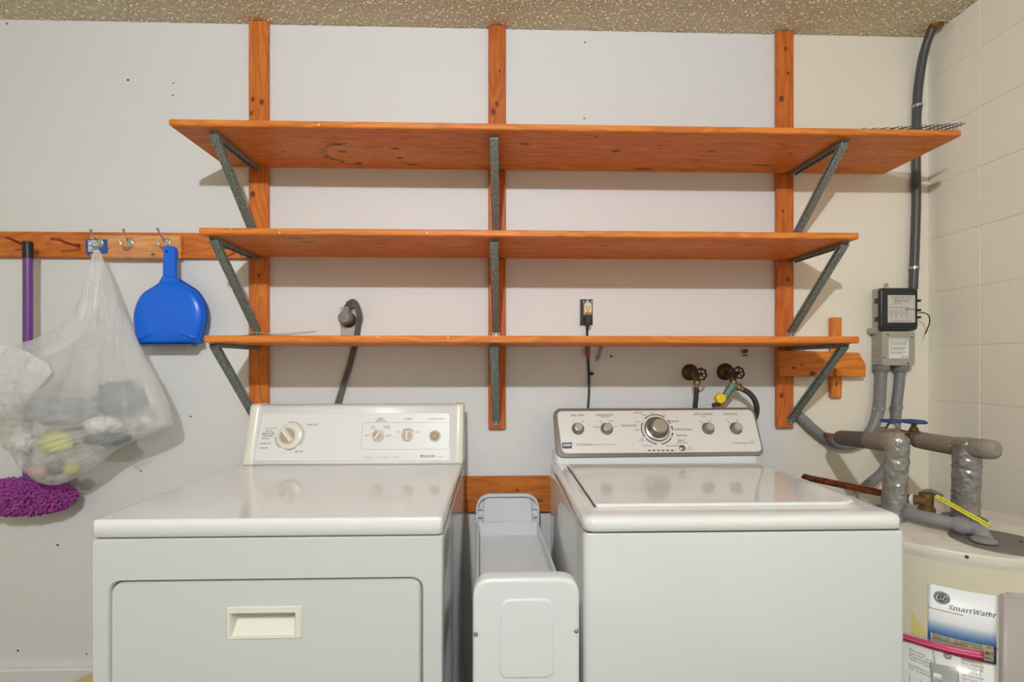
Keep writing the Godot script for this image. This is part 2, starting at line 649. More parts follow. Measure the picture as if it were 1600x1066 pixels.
# ------------------------------------------------------------------ the room
func room():
	var st = S()
	# one plastered wall; right of the shelf uprights it is painted cream
	var cw = c8(227, 226, 224).srgb_to_linear()
	var cc = c8(239, 230, 213).srgb_to_linear()
	var cols = [[-2.6, 0.0], [1.02, 0.0], [1.04, 0.12], [1.07, 0.45], [1.10, 0.75], [1.14, 1.0], [1.77, 1.0]]
	st.set_smooth_group(-1)
	for k in cols.size() - 1:
		var l = cols[k]
		var h = cols[k + 1]
		var put = func(e, y, z):
			st.set_color(cw.lerp(cc, e[1]))
			st.add_vertex(Vector3(e[0], y, z))
		for q in [[l, 0.0], [h, CEIL], [h, 0.0], [l, 0.0], [l, CEIL], [h, CEIL]]:
			put.call(q[0], q[1], -WALL)
		for q in [[l, 0.0], [h, 0.0], [h, CEIL], [l, 0.0], [h, CEIL], [l, CEIL]]:
			put.call(q[0], q[1], -1.96)
	for e in [cols[0], cols[-1]]:
		for q in [[0.0, -WALL], [CEIL, -WALL], [CEIL, -1.96], [0.0, -WALL], [CEIL, -1.96], [0.0, -1.96]]:
			st.set_color(cw)
			st.add_vertex(Vector3(e[0], q[0], q[1]))
	struct("wall_back", st, M.wall_painted)
	# nail holes left in the plaster
	var wall = get_node("wall_back")
	for p in [[200, 125, 2.2], [271, 130, 1.5], [270, 149, 1.5], [11, 37, 1.8], [90, 852, 2.2], [28, 1017, 2.0], [135, 1022, 1.6], [298, 651, 1.6], [220, 736, 1.6], [955, 557, 2.4], [914, 66, 1.6], [913, 185, 1.6]]:
		st = S()
		var q = at(p[0], p[1], WALL)
		lathe(st, [[0.0, 0.0012], [p[2] * 0.0016, 0.0009], [p[2] * 0.002, 0.0]], 9, toward(q, Vector3(0, 0, 1)))
		obj("nail_hole", st, M.ink, wall)
	st = S()
	box(st, Vector3(RIGHT + 0.0018, 0, -1.81), Vector3(1.77, CEIL, 2.75), 0.0)
	var wr = struct("wall_right", st, M.block)
	# painted concrete blocks, in courses of 20 cm
	var ys = [0.0]
	var y = 0.108
	while y < CEIL:
		ys.append(y)
		y += 0.2
	ys.append(CEIL)
	for r in ys.size() - 1:
		var a = 1.81
		var b = 1.612
		while a > 0.3:
			st = S()
			var j = 0.0009
			var proud = 0.0006 * rng.randf()
			box(st, Vector3(RIGHT - proud, ys[r] + j, -a + (j if a < 1.8 else 0.0)), Vector3(RIGHT + 0.02, ys[r + 1] - j, -b - j), 0.0012)
			obj("block", st, M.block, wr)
			a = b
			b -= 0.4
	st = S()
	box(st, Vector3(-2.75, 0, -1.96), Vector3(-2.6, CEIL, 2.75), 0.0)
	struct("wall_left", st, M.unseen_wall_warm)
	# unseen wall behind the camera, opened to let daylight onto the machine fronts
	st = S()
	box(st, Vector3(-2.6, 0, 2.6), Vector3(-1.7, CEIL, 2.75), 0.0)
	box(st, Vector3(0.9, 0, 2.6), Vector3(1.624, CEIL, 2.75), 0.0)
	box(st, Vector3(-1.7, 2.1, 2.6), Vector3(0.9, CEIL, 2.75), 0.0)
	struct("wall_front_unseen", st, M.unseen_wall_warm)
	st = S()
	box(st, Vector3(-2.75, CEIL, -1.96), Vector3(1.77, CEIL + 0.15, 2.75), 0.0)
	var c = struct("ceiling", st, M.ceiling)
	popcorn(c)
	st = S()
	box(st, Vector3(-2.75, -0.15, -1.96), Vector3(1.77, 0, 2.75), 0.0)
	struct("floor", st, M.floor)
	st = S()
	box(st, Vector3(-8, -0.2, 2.75), Vector3(8, -0.02, 14), 0.0)
	struct("ground_unseen", st, M.floor)  # out of view, beyond the opening that lets in daylight
	st = S()
	box(st, Vector3(-2.6, 0, -WALL), Vector3(-0.2, 0.164, -WALL + 0.026), 0.003)
	struct("baseboard_back", st, M.wall)

func popcorn(c):
	var sp = SphereMesh.new()
	sp.radius = 1.0
	sp.height = 2.0
	sp.radial_segments = 7
	sp.rings = 3
	var mm = MultiMesh.new()
	mm.transform_format = MultiMesh.TRANSFORM_3D
	mm.mesh = sp
	mm.instance_count = 60000
	for i in 60000:
		var r = 0.0014 + 0.0028 * pow(rng.randf(), 2.0)
		var p = Vector3(rng.randf_range(-2.1, RIGHT), CEIL - r * 0.25, -WALL + 1.35 * rng.randf())
		mm.set_instance_transform(i, Transform3D(Basis.from_scale(Vector3(r * rng.randf_range(0.8, 1.5), r * 0.8, r * rng.randf_range(0.8, 1.5))), p))
	var o = MultiMeshInstance3D.new()
	o.multimesh = mm
	o.material_override = M.popcorn
	o.name = "popcorn_texture"
	o.set_meta("kind", "stuff")
	c.add_child(o)

func ceiling_bulb(p: Vector3, energy):
	var t = thing("ceiling_lamp", "bare round bulb in a white ceiling lampholder behind the camera", "lamp", Vector3(p.x, CEIL, p.z))
	var st = S()
	lathe(st, [[0.0, CEIL], [0.055, CEIL], [0.055, CEIL - 0.012], [0.03, CEIL - 0.03], [0.02, CEIL - 0.05], [0.0, CEIL - 0.05]], 24, Transform3D(Basis(), Vector3(p.x, 0, p.z)))
	obj("lampholder", st, M.white_plastic, t)
	var m = mat(Color.WHITE, 0.3)
	m.emission_enabled = true
	m.emission = Color(1.0, 0.97, 0.92)
	m.emission_energy_multiplier = 6.0
	st = S()
	lathe(st, [[0.0, p.y - 0.032], [0.018, p.y - 0.027], [0.03, p.y - 0.01], [0.031, p.y + 0.005], [0.02, p.y + 0.03], [0.013, p.y + 0.042], [0.0, p.y + 0.042]], 20, Transform3D(Basis(), Vector3(p.x, 0, p.z)))
	obj("bulb", st, m, t)
	var l = OmniLight3D.new()
	l.name = "bulb_light"
	l.light_color = Color(0.935, 0.969, 1.0)
	l.light_energy = energy
	l.light_size = 0.03
	l.omni_range = 12.0
	l.omni_attenuation = 2.0
	l.shadow_enabled = true
	t.add_child(l)
	l.position = Vector3(0, p.y - CEIL, 0)

# ------------------------------------------------------------------ shelving
func board(called, x0, x1, y0, y1, z0, z1, m, ch = 0.0025, parent = null):
	var st = S()
	box(st, Vector3(x0, y0, z0), Vector3(x1, y1, z1), ch)
	return obj(called, st, m, parent)

func upright(x0, x1, y0, y1, sd, label, knots):
	# the picture runs along the board: build it lying, then stand it up
	var L = y1 - y0
	var W = x1 - x0
	var m = wood(L, W + 0.02, 420, sd, {11: c8(206, 117, 52), 12: c8(190, 100, 42), 13: c8(202, 109, 50)}[sd], knots)
	var o = MeshInstance3D.new()
	var st = S()
	box(st, Vector3(0, 0, 0), Vector3(L, 0.02, W), 0.003)
	o.mesh = fin(st)
	o.material_override = m
	o.name = numbered("shelf_upright")
	add_child(o)
	# local x -> up, local y (thickness) -> towards the room, local z -> right
	o.transform = Transform3D(Basis(Vector3(0, 1, 0), Vector3(0, 0, 1), Vector3(1, 0, 0)), Vector3(x0, y0, -WALL))
	return tag(o, label, "upright", "shelf uprights on the wall")

func uprights_and_shelves():
	# knots are [up from the foot, from the right edge, radius]
	upright(-0.893, -0.825, 0.98, CEIL, 11, "left orange wooden upright behind the dryer end of the shelves", [[1.20, 0.02, 0.007, 1.3], [1.21, 0.05, 0.006, 1.3], [1.16, 0.055, 0.005], [1.12, 0.056, 0.005], [1.085, 0.04, 0.007, 1.2], [0.87, 0.05, 0.008, 1.2], [0.77, 0.05, 0.005], [0.74, 0.03, 0.004], [0.71, 0.045, 0.005], [0.40, 0.04, 0.006], [0.58, 0.03, 0.004]])
	upright(-0.035, 0.028, 1.006, CEIL, 12, "middle orange wooden upright between the dryer and the washer", [[1.18, 0.03, 0.006], [1.15, 0.042, 0.008, 1.4], [1.30, 0.02, 0.003], [0.35, 0.02, 0.005]])
	upright(1.031, 1.094, 1.006, CEIL, 13, "right orange wooden upright behind the washer end of the shelves", [[1.40, 0.03, 0.005], [1.31, 0.02, 0.004], [1.215, 0.045, 0.008, 1.4], [0.80, 0.04, 0.004], [0.55, 0.02, 0.006], [0.12, 0.045, 0.006]])
	var uu = [[-0.0005, 1.947, -0.9705, 1.431], [0, 1.627, -0.8835, 1.108], [0, 1.307, -0.8686, 1.110]]
	var kn = [
		[[442, 237, 3], [528, 225, 5, 3.0], [534, 237, 5, 2.0], [617, 232, 5, 2.0], [624, 247, 5, 1.4], [643, 257, 4, 4.0], [727, 237, 3], [820, 225, 6, 1.8], [961, 236, 6, 2.0], [1031, 228, 3], [1110, 236, 4, 2.0], [1088, 250, 3, 3.0], [1005, 264, 5, 5.0], [1192, 258, 4, 7.0], [930, 213, 3], [1235, 240, 3], [510, 245, 4, 2.0], [1443, 232, 3]],
		[[596, 380, 4, 2.0], [658, 381, 4, 2.0], [806, 379.5, 5, 2.0], [944, 383.5, 4, 2.0], [461, 372, 5, 3.0], [1168.5, 383, 4, 2.0], [1235, 390, 3], [480, 378, 4, 5.0]],
		[]]
	var edge = [[[498, 195], [546, 202], [568, 203], [627, 204], [640, 202]], [[360, 358], [667, 364], [437, 364], [1160, 366]], [[700, 528], [590, 527]]]
	var lab = ["long top plank shelf with dark knots and wire mesh on its right end", "middle plank shelf between the long top shelf and the lowest shelf", "lowest plank shelf just above the washer and dryer consoles"]
	for k in 3:
		var y0 = uu[k][1]
		var x0 = uu[k][2]
		var x1 = uu[k][3]
		var th = 0.019 if k < 2 else 0.021
		var W = SH_B - SH_F
		var knots = []
		for q in kn[k]:
			var p = level(q[0], q[1], y0)
			knots.append([p.x - x0, -SH_F - p.z, q[2] * 0.0014, q[3] if q.size() > 3 else 1.3])
		var chips = []
		for q in edge[k]:
			var p = at(q[0], q[1], SH_F)
			chips.append([p.x - x0, W + p.y - y0, 1.2 + rng.randf(), 1.0 + 1.5 * rng.randf()])
		var worn = []
		for q in [[[545, 241, 0.085, 0.085, 0.7], [470, 232, 0.14, 0.07, 0.0], [625, 240, 0.12, 0.06, 0.0], [700, 250, 0.2, 0.05, 0.0]], [[460, 375, 0.14, 0.07, 0.0], [700, 380, 0.1, 0.05, 0.0], [1010, 385, 0.25, 0.06, 0.0]], []][k]:
			var p = level(q[0], q[1], y0)
			worn.append([p.x - x0, -SH_F - p.z, q[2], q[3], q[4]])
		var m = wood(x1 - x0, W + th, 640, 20 + k, M.orange, knots, chips, worn)
		var o = board("shelf_plank", x0, x1, y0, y0 + th, -SH_B, -SH_F, m, 0.003)
		tag(o, lab[k], "shelf", "plank shelves on the wall")
	# nine galvanised brackets, in three columns
	var proto = null
	var col = ["left", "middle", "right"]
	var bx = [-0.8605, -0.0065, 1.078]
	var swing = [0.0, 0.006, -0.012]
	var row = ["under the long top shelf", "under the middle shelf", "under the lowest shelf"]
	var near = ["the left upright, towards the hook rail", "the middle upright, between the machines", "the right upright, towards the conduits"]
	for r in 3:
		for c in 3:
			var o
			if proto == null:
				o = make_bracket()
				proto = o
			else:
				o = proto.duplicate()
				o.name = numbered("shelf_bracket")
				add_child(o)
			o.position = Vector3(bx[c], uu[r][1], -1.788)
			o.rotation.y = -swing[c] / 0.27
			tag(o, "galvanised steel bracket %s on %s" % [row[r], near[c]], "bracket", "galvanised shelf brackets")

func make_bracket():
	var o = Node3D.new()
	o.name = numbered("shelf_bracket")
	add_child(o)
	# origin: the corner where the arm meets the upright; x across, z out of the wall
	var st = S()
	box(st, Vector3(-0.013, -0.004, 0.0), Vector3(0.013, -0.0005, 0.275), 0.001)
	box(st, Vector3(-0.013, -0.013, 0.01), Vector3(-0.0105, -0.003, 0.27), 0.0005)
	box(st, Vector3(0.0105, -0.013, 0.01), Vector3(0.013, -0.003, 0.27), 0.0005)
	own("arm", st, M.galv, o)
	# the strut: a U channel from the front of the arm to the foot
	st = S()
	var a = Vector3(0, -0.268, 0.006)
	var b = Vector3(0, -0.008, 0.272)
	var d = (b - a)
	var xf = Transform3D(Basis(Vector3(1, 0, 0), d.normalized().cross(Vector3(1, 0, 0)) * -1.0, d.normalized()), a)
	xf.basis.y = xf.basis.z.cross(xf.basis.x)
	box(st, Vector3(-0.0135, -0.003, 0), Vector3(0.0135, 0.003, d.length()), 0.0012, xf)
	box(st, Vector3(-0.0135, -0.003, 0.004), Vector3(-0.0105, 0.011, d.length() - 0.01), 0.0008, xf)
	box(st, Vector3(0.0105, -0.003, 0.004), Vector3(0.0135, 0.011, d.length() - 0.01), 0.0008, xf)
	box(st, Vector3(-0.003, -0.0045, 0.02), Vector3(0.003, -0.002, d.length() - 0.02), 0.001, xf)
	own("strut", st, M.galv, o)
	st = S()
	box(st, Vector3(-0.0135, -0.286, 0.0), Vector3(0.0135, -0.266, 0.003), 0.001)
	var f = own("foot_plate", st, M.zinc, o)
	for s in [-1, 1]:
		st = S()
		lathe(st, [[0.0, 0.0025], [0.0025, 0.002], [0.0036, 0.0]], 10, toward(Vector3(s * 0.007, -0.276, 0.003), Vector3(0, 0, 1)))
		own("screw", st, M.ink, f)
	return o

# ------------------------------------------------------------------ hook rail at the left
func rail_and_hooks():
	var a = at(0, 363, 1.79)
	var m = wood(1.75, 0.12, 420, 41, c8(202, 114, 52), [[1.15, 0.05, 0.004], [1.38, 0.03, 0.003], [1.28, 0.07, 0.003], [1.6, 0.05, 0.004]])
	var y1 = at(150, 362.5, 1.79).y
	var y0 = at(150, 402.5, 1.79).y
	tag(board("hook_rail", -2.3, -0.893, y0, y1, -WALL, -1.79, m, 0.003), "long orange wooden rail on the wall left of the shelves", "rail")
	var p0 = at(139, 403, 1.772)
	var p1 = at(281, 368, 1.772)
	tag(board("hook_board", p0.x, p1.x, p0.y, p1.y, -1.79, -1.772, M.pine, 0.005), "short pale pine board carrying three chrome hooks, fixed to the orange rail", "board")
	# chrome double hooks: [base, tip of the long prong]
	var lab = ["chrome coat hook with a blue and white card, holding the plastic bag", "empty chrome coat hook in the middle of the pale pine board", "chrome coat hook that the blue dustpan hangs from"]
	var hk = [[157, 380, 142, 360], [204, 380, 193, 359], [262, 380, 246, 358]]
	for i in 3:
		var h = hk[i]
		var b = at(h[0], h[1], 1.772)
		var t = thing("coat_hook", lab[i], "hook", b, "chrome coat hooks on the pine board")
		var st = S()
		stack(st, circle(0, 0, 0.011, 20), [[0.0, 0.0], [0.002, 0.0], [0.003, 0.002]], Transform3D(Basis.from_scale(Vector3(1, 1.7, 1)), b))
		var bp = obj("base_plate", st, M.chrome, t)
		for s in [-1, 1]:
			st = S()
			lathe(st, [[0.0, 0.002], [0.002, 0.0015], [0.003, 0.0]], 8, toward(b + Vector3(0, s * 0.013, 0.003), Vector3(0, 0, 1)))
			obj("screw", st, M.zinc, bp)
		var tip = at(h[2], h[3], 1.71)
		st = S()
		tube(st, curve([b + Vector3(0, 0.004, 0.001), b + Vector3(0, 0.006, 0.014), b.lerp(tip, 0.5) + Vector3(0, -0.002, 0.006), tip], 5), 0.0026, 8)
		lump(st, tip, Vector3.ONE * 0.0052, 3, 0.0, 8)
		obj("long_prong", st, M.chrome, t)
		st = S()
		var e = b + Vector3(-0.014, -0.002, 0.030)
		tube(st, curve([b + Vector3(0, -0.008, 0.001), b + Vector3(-0.002, -0.018, 0.014), b + Vector3(-0.008, -0.017, 0.026), e], 5), 0.0028, 8)
		lump(st, e, Vector3.ONE * 0.0048, 4, 0.0, 8)
		obj("short_prong", st, M.chrome, t)
		if i == 0:
			st = S()
			var q0 = at(133, 396, 1.769)
			var q1 = at(167, 374, 1.769)
			box(st, Vector3(q0.x, q0.y, -1.772), Vector3(q1.x, q1.y, -1.7705), 0.0)
			var card = obj("price_card", st, mat(c8(44, 92, 158), 0.5), t)
			card.set_meta("label", "blue and white cardboard hook packaging")
			st = S()
			box(st, Vector3(q0.x + 0.01, q0.y + 0.007, -1.771), Vector3(q0.x + 0.045, q1.y - 0.004, -1.7698), 0.0)
			obj("white_print", st, M.paper, card)
			for k in 3:
				words(card, ["coat", "hook", "each"][k], 0.013, Vector3(q0.x + 0.027, q1.y - 0.012 - 0.012 * k, -1.7696), Vector3.RIGHT, Vector3.UP, M.valve_blue)
	# red vinyl screw hooks
	var rl = ["red vinyl screw hook holding the purple duster pole, at the rail's left end", "empty red vinyl screw hook on the rail beside the duster pole", "red vinyl screw hook on the rail behind the left shelf bracket"]
	var rp = [[[38, 381], [24, 374], [8, 371], [36, 384]], [[122, 383], [102, 376], [80, 373], [98, 374]], [[366, 388], [350, 384], [338, 381], [354, 390]]]
	for i in 3:
		var q = rp[i]
		var b = at(q[0][0], q[0][1], 1.79)
		var t = thing("screw_hook", rl[i], "hook", b, "red vinyl hooks on the orange rail")
		var st = S()
		tube(st, curve([b, at(q[0][0] - 2, q[0][1] + 1, 1.765), at(q[1][0], q[1][1] + 3, 1.735), at(q[1][0] - 8, q[1][1] - 1, 1.715), at(q[2][0], q[2][1], 1.705)], 6), 0.0046, 8)
		obj("hook_wire", st, M.red_vinyl, t)
		st = S()
		lathe(st, [[0.0, 0.004], [0.006, 0.003], [0.0065, 0.0]], 12, toward(b, Vector3(0, 0, 1)))
		obj("collar", st, M.red_vinyl, t)

func duster():
	var top = at(43.5, 377, 1.735)
	var t = thing("chenille_duster", "purple pole duster with shaggy magenta chenille head, hanging on the wall", "duster", Vector3(top.x, 0.75, top.z))
	var st = S()
	lathe(st, [[0.0, at(44, 377, 1.735).y], [0.0135, at(44, 378, 1.735).y], [0.0145, at(44, 380, 1.735).y], [0.0145, at(44, 404, 1.735).y], [0.0, at(44, 404, 1.735).y]], 16, Transform3D(Basis(), Vector3(top.x, 0, top.z)))
	obj("grip_cap", st, M.black, t)
	st = S()
	var yb = at(44, 765, 1.735).y
	tube(st, [Vector3(top.x, at(44, 403, 1.735).y, top.z), Vector3(top.x, yb, top.z)], 0.0135, 16)
	obj("pole", st, M.purple_pole, t)
	# the head: a flat oval core thick with finger-like tufts
	var c = at(35, 776, 1.735)
	st = S()
	lump(st, c, Vector3(0.165, 0.052, 0.045), 2, 0.05, 14)
	obj("head_core", st, M.chenille, t)
	var fs = S()
	tube(fs, [Vector3.ZERO, Vector3(0, 0.3, 0), Vector3(0, 0.8, 0), Vector3(0, 1, 0)], [0.16, 0.22, 0.2, 0.06], 6)
	var mm = MultiMesh.new()
	mm.transform_format = MultiMesh.TRANSFORM_3D
	mm.mesh = fin(fs)
	var nf = 2600
	mm.instance_count = nf
	for i in nf:
		var u = rng.randf_range(-1, 1)
		var a = rng.randf() * TAU
		var d = Vector3(u, sqrt(1 - u * u) * sin(a), sqrt(1 - u * u) * cos(a))
		var p = c + d * Vector3(0.162, 0.050, 0.043)
		var nrm = (d / Vector3(0.165, 0.052, 0.045)).normalized()
		var dir = (nrm + Vector3(rng.randf_range(-0.6, 0.6), rng.randf_range(-0.7, 0.3), rng.randf_range(-0.6, 0.6))).normalized()
		var xf = toward(p, dir)
		xf.basis = xf.basis.scaled_local(Vector3(0.016, rng.randf_range(0.012, 0.022), 0.016))
		mm.set_instance_transform(i, Transform3D(xf.basis, p - t.position))
	var o = MultiMeshInstance3D.new()
	o.multimesh = mm
	o.material_override = M.chenille
	o.name = "chenille_tufts"
	o.set_meta("kind", "stuff")
	t.add_child(o)

# ------------------------------------------------------------------ the plastic bag
func bag_mesh(rows, folds, sd, amp):
	# rows: [pixel row, left, right, distance, half depth]
	var st = S()
	var nz = FastNoiseLite.new()
	nz.seed = sd
	nz.frequency = 1.0
	var NR = 84
	var NC = 96
	var apex = at(151, 390, 1.71)
	var grid = []
	for i in NR + 1:
		var f = float(i) / NR * (rows.size() - 1)
		var k = mini(int(f), rows.size() - 2)
		var t = f - k
		var a = rows[k]; var b = rows[k + 1]
		var py = lerpf(a[0], b[0], t)
		var D = lerpf(a[3], b[3], t)
		var pl = at(lerpf(a[1], b[1], t), py, D)
		var pr = at(lerpf(a[2], b[2], t), py, D)
		var hd = lerpf(a[4], b[4], t)
		var line = []
		for j in NC:
			var th = TAU * j / NC
			var mid = (pl + pr) / 2.0
			var hw = (pr.x - pl.x) / 2.0
			var e = 0.75
			var p = mid + Vector3(hw * signf(cos(th)) * pow(absf(cos(th)), 0.9), 0, (hd if th < PI else hd * 0.4) * signf(sin(th)) * pow(absf(sin(th)), e))
			p.y += (pr.y - pl.y) * 0.5 * cos(th)
			# folds fan out from the hook
			var ang = atan2(p.x - apex.x, apex.y - p.y + 0.05)
			var dist = Vector2(p.x - apex.x, p.y - apex.y).length()
			var fold = nz.get_noise_2d(ang * folds, dist * 2.0 + (20.0 if th > PI else 0.0)) + 0.6 * nz.get_noise_2d(ang * folds * 2.6, 7.0 + dist * 5.0)
			var crumple = nz.get_noise_3dv(p * 22.0) * 0.7 + absf(nz.get_noise_3dv(p * 40.0 + Vector3(3, 1, 2)))
			var w = clampf(dist / 0.15, 0.1, 1.0) * absf(sin(th))
			p.z += (fold * amp + crumple * amp * 0.5) * w * (1.0 if th < PI else -1.0)
			line.append(p)
		grid.append(line)
	st.set_smooth_group(1)
	for i in NR:
		for j in NC:
			var l = (j + 1) % NC
			quad(st, grid[i][j], grid[i + 1][j], grid[i + 1][l], grid[i][l])
	return st

func carrier_bag():
	var rows = [[391, 147, 156, 1.715, 0.006], [400, 145, 159, 1.715, 0.01], [425, 140, 170, 1.715, 0.018], [450, 135, 180, 1.71, 0.025], [475, 126, 188, 1.705, 0.03], [500, 112, 201, 1.70, 0.036], [515, 90, 208, 1.695, 0.04], [530, 60, 214, 1.69, 0.044], [545, 10, 221, 1.685, 0.05], [560, -30, 228, 1.68, 0.056], [580, -45, 240, 1.675, 0.062], [605, -48, 252, 1.67, 0.07], [630, -42, 263, 1.67, 0.076], [650, -28, 268, 1.67, 0.078], [664, -8, 270, 1.67, 0.078], [674, 2, 250, 1.67, 0.076], [688, 12, 212, 1.67, 0.072], [702, 22, 182, 1.67, 0.066], [718, 32, 163, 1.67, 0.058], [734, 43, 141, 1.67, 0.045], [747, 58, 118, 1.67, 0.03], [756, 76, 98, 1.67, 0.012], [758, 84, 90, 1.67, 0.002]]
	var base = at(110, 756, 1.67)
	var t = thing("plastic_bag", "crumpled translucent white plastic bag of rubbish hanging from the first chrome hook", "bag", base)
	obj("bag_film", bag_mesh(rows, 14.0, 5, 0.020), M.film, t)
	# the slack second handle, folded over on the left
	var lobe = [[540, -30, 18, 1.615, 0.006], [552, -45, 48, 1.605, 0.012], [568, -60, 76, 1.60, 0.018], [582, -70, 82, 1.595, 0.02], [598, -70, 70, 1.595, 0.022], [614, -70, 55, 1.595, 0.022], [630, -60, 41, 1.60, 0.018], [641, -50, 22, 1.605, 0.012], [650, -40, 4, 1.61, 0.004]]
	obj("slack_handle", bag_mesh(lobe, 12.0, 9, 0.012), M.film_thick, t)
	var things = [
		["cloth_wad", "pale yellow crumpled cloth at the bottom of the plastic bag", [90, 692], Vector3(0.05, 0.034, 0.03), c8(226, 222, 96)],
		["cloth_wad", "small yellow wad at the lowest right corner inside the bag", [112, 733], Vector3(0.024, 0.016, 0.014), c8(222, 218, 90)],
		["paper_wad", "white crumpled tissue in the right half of the plastic bag", [160, 664], Vector3(0.052, 0.026, 0.03), c8(240, 240, 238)],
		["paper_wad", "white crumpled tissue in the left corner of the plastic bag", [34, 690], Vector3(0.036, 0.032, 0.026), c8(240, 240, 238)],
		["rubbish_wad", "dark grey crumpled wrapping in the upper part of the plastic bag", [190, 622], Vector3(0.075, 0.052, 0.03), c8(120, 122, 134)],
		["rubbish_wad", "grey crumpled wrapping in the middle of the plastic bag", [105, 645], Vector3(0.11, 0.045, 0.036), c8(146, 148, 160)],
		["rubbish_wad", "dark grey crumpled strip along the lower right seam of the bag", [168, 686], Vector3(0.07, 0.02, 0.024), c8(92, 94, 98)],
		["rubbish_wad", "small dark wad near the bottom tip of the plastic bag", [86, 731], Vector3(0.026, 0.022, 0.02), c8(104, 108, 122)],
		["pink_wad", "pale pink crumpled wrapper at the bottom left tip of the bag", [60, 737], Vector3(0.036, 0.017, 0.018), c8(228, 168, 158)],
	]
	for i in things.size():
		var q = things[i]
		var st = S()
		lump(st, at(q[2][0], q[2][1], 1.672 if q[0] == "rubbish_wad" else (1.662 if q[2][1] > 720 else 1.648)), q[3], 40 + i, 0.5, 18)
		tag(obj(q[0], st, mat(q[4], 0.7)), q[1], "rubbish", "rubbish in the plastic bag")
	# faded print near the seam
	var d = (at(212, 683, 1.60) - at(166, 697, 1.60)).normalized()
	words(t, "sgnirts", 0.02, at(190, 689, 1.60), d, Vector3(0, 0, 1).cross(d), mat(c8(112, 112, 114), 0.6))

func dustpan():
	var D = 1.745
	var hook = at(263, 386, D)
	var t = thing("dustpan", "bright blue plastic dustpan hanging by its handle from the third chrome hook", "dustpan", at(262, 540, D))
	var pts = [[253, 436], [238, 447], [222, 457], [212, 473], [207, 492], [208, 512], [211, 531], [217, 538], [303, 537], [309, 530], [315, 512], [318, 492], [315, 473], [305, 457], [291, 447], [273, 436]]
	var poly = PackedVector2Array()
	for p in pts:
		var q = at(p[0], p[1], D)
		poly.append(Vector2(q.x, q.y))
	var sm = PackedVector2Array()
	for p in curve(poly, 3): sm.append(p)
	var st = S()
	dome(st, sm, [[0.0, 1.0], [0.010, 1.0], [0.019, 0.975], [0.026, 0.92], [0.031, 0.82], [0.034, 0.6], [0.035, 0.3]], Vector2(at(262, 500, D).x, at(262, 500, D).y), Transform3D(Basis(), Vector3(0, 0, -D - 0.02)))
	obj("pan", st, M.blue, t)
	# the rim behind
	var rim = PackedVector2Array()
	for p in sm: rim.append(p + Vector2(-0.002, 0.003))
	st = S()
	stack(st, rim, [[0.0, -0.001], [0.006, -0.004], [0.01, -0.001]], Transform3D(Basis(), Vector3(0, 0, -D - 0.028)))
	obj("rim", st, M.blue_dark, t)
	# the curved step above the mouth
	st = S()
	var step = []
	for p in [[213, 532], [226, 527], [240, 521], [257, 518.5], [276, 521], [292, 525.5], [306, 530]]:
		step.append(at(p[0], p[1], D - 0.012))
	tube(st, curve(step, 4), 0.0024, 8)
	obj("step", st, M.blue_dark, t)
	st = S()
	var a = at(217, 539.5, D)
	var b = at(303, 536.5, D)
	box(st, Vector3(a.x, a.y - 0.003, -D - 0.02), Vector3(b.x, a.y + 0.003, -D + 0.012), 0.001)
	obj("rubber_lip", st, M.rubber_edge, t)
	# the handle: a shallow trough with a hole
	st = S()
	var h0 = at(253, 440, D)
	var h1 = at(272.5, 384, D)
	var hp = rrect(h0.x, h0.y, h1.x, h1.y, 0.012)
	var hm = Vector2(at(259, 393, D).x, at(259, 393, D).y)
	ring(st, hp, circle(hm.x, hm.y, 0.004, 14), hm, -D - 0.016, -D - 0.004, 0.003, 0.001)
	var neck = PackedVector2Array([Vector2(h0.x - 0.014, h0.y - 0.008), Vector2(h1.x + 0.014, h0.y - 0.008), Vector2(h1.x, h0.y + 0.02), Vector2(h0.x, h0.y + 0.02)])
	stack(st, neck, [[0.0, 0.0], [0.014, 0.0], [0.02, 0.004]], Transform3D(Basis(), Vector3(0, 0, -D - 0.016)))
	obj("handle", st, M.blue, t)

# ------------------------------------------------------------------ the dryer
func on_plane(p0, n, px, py, h = 0.0):
	return hit(px, py, p0, n) + n * h

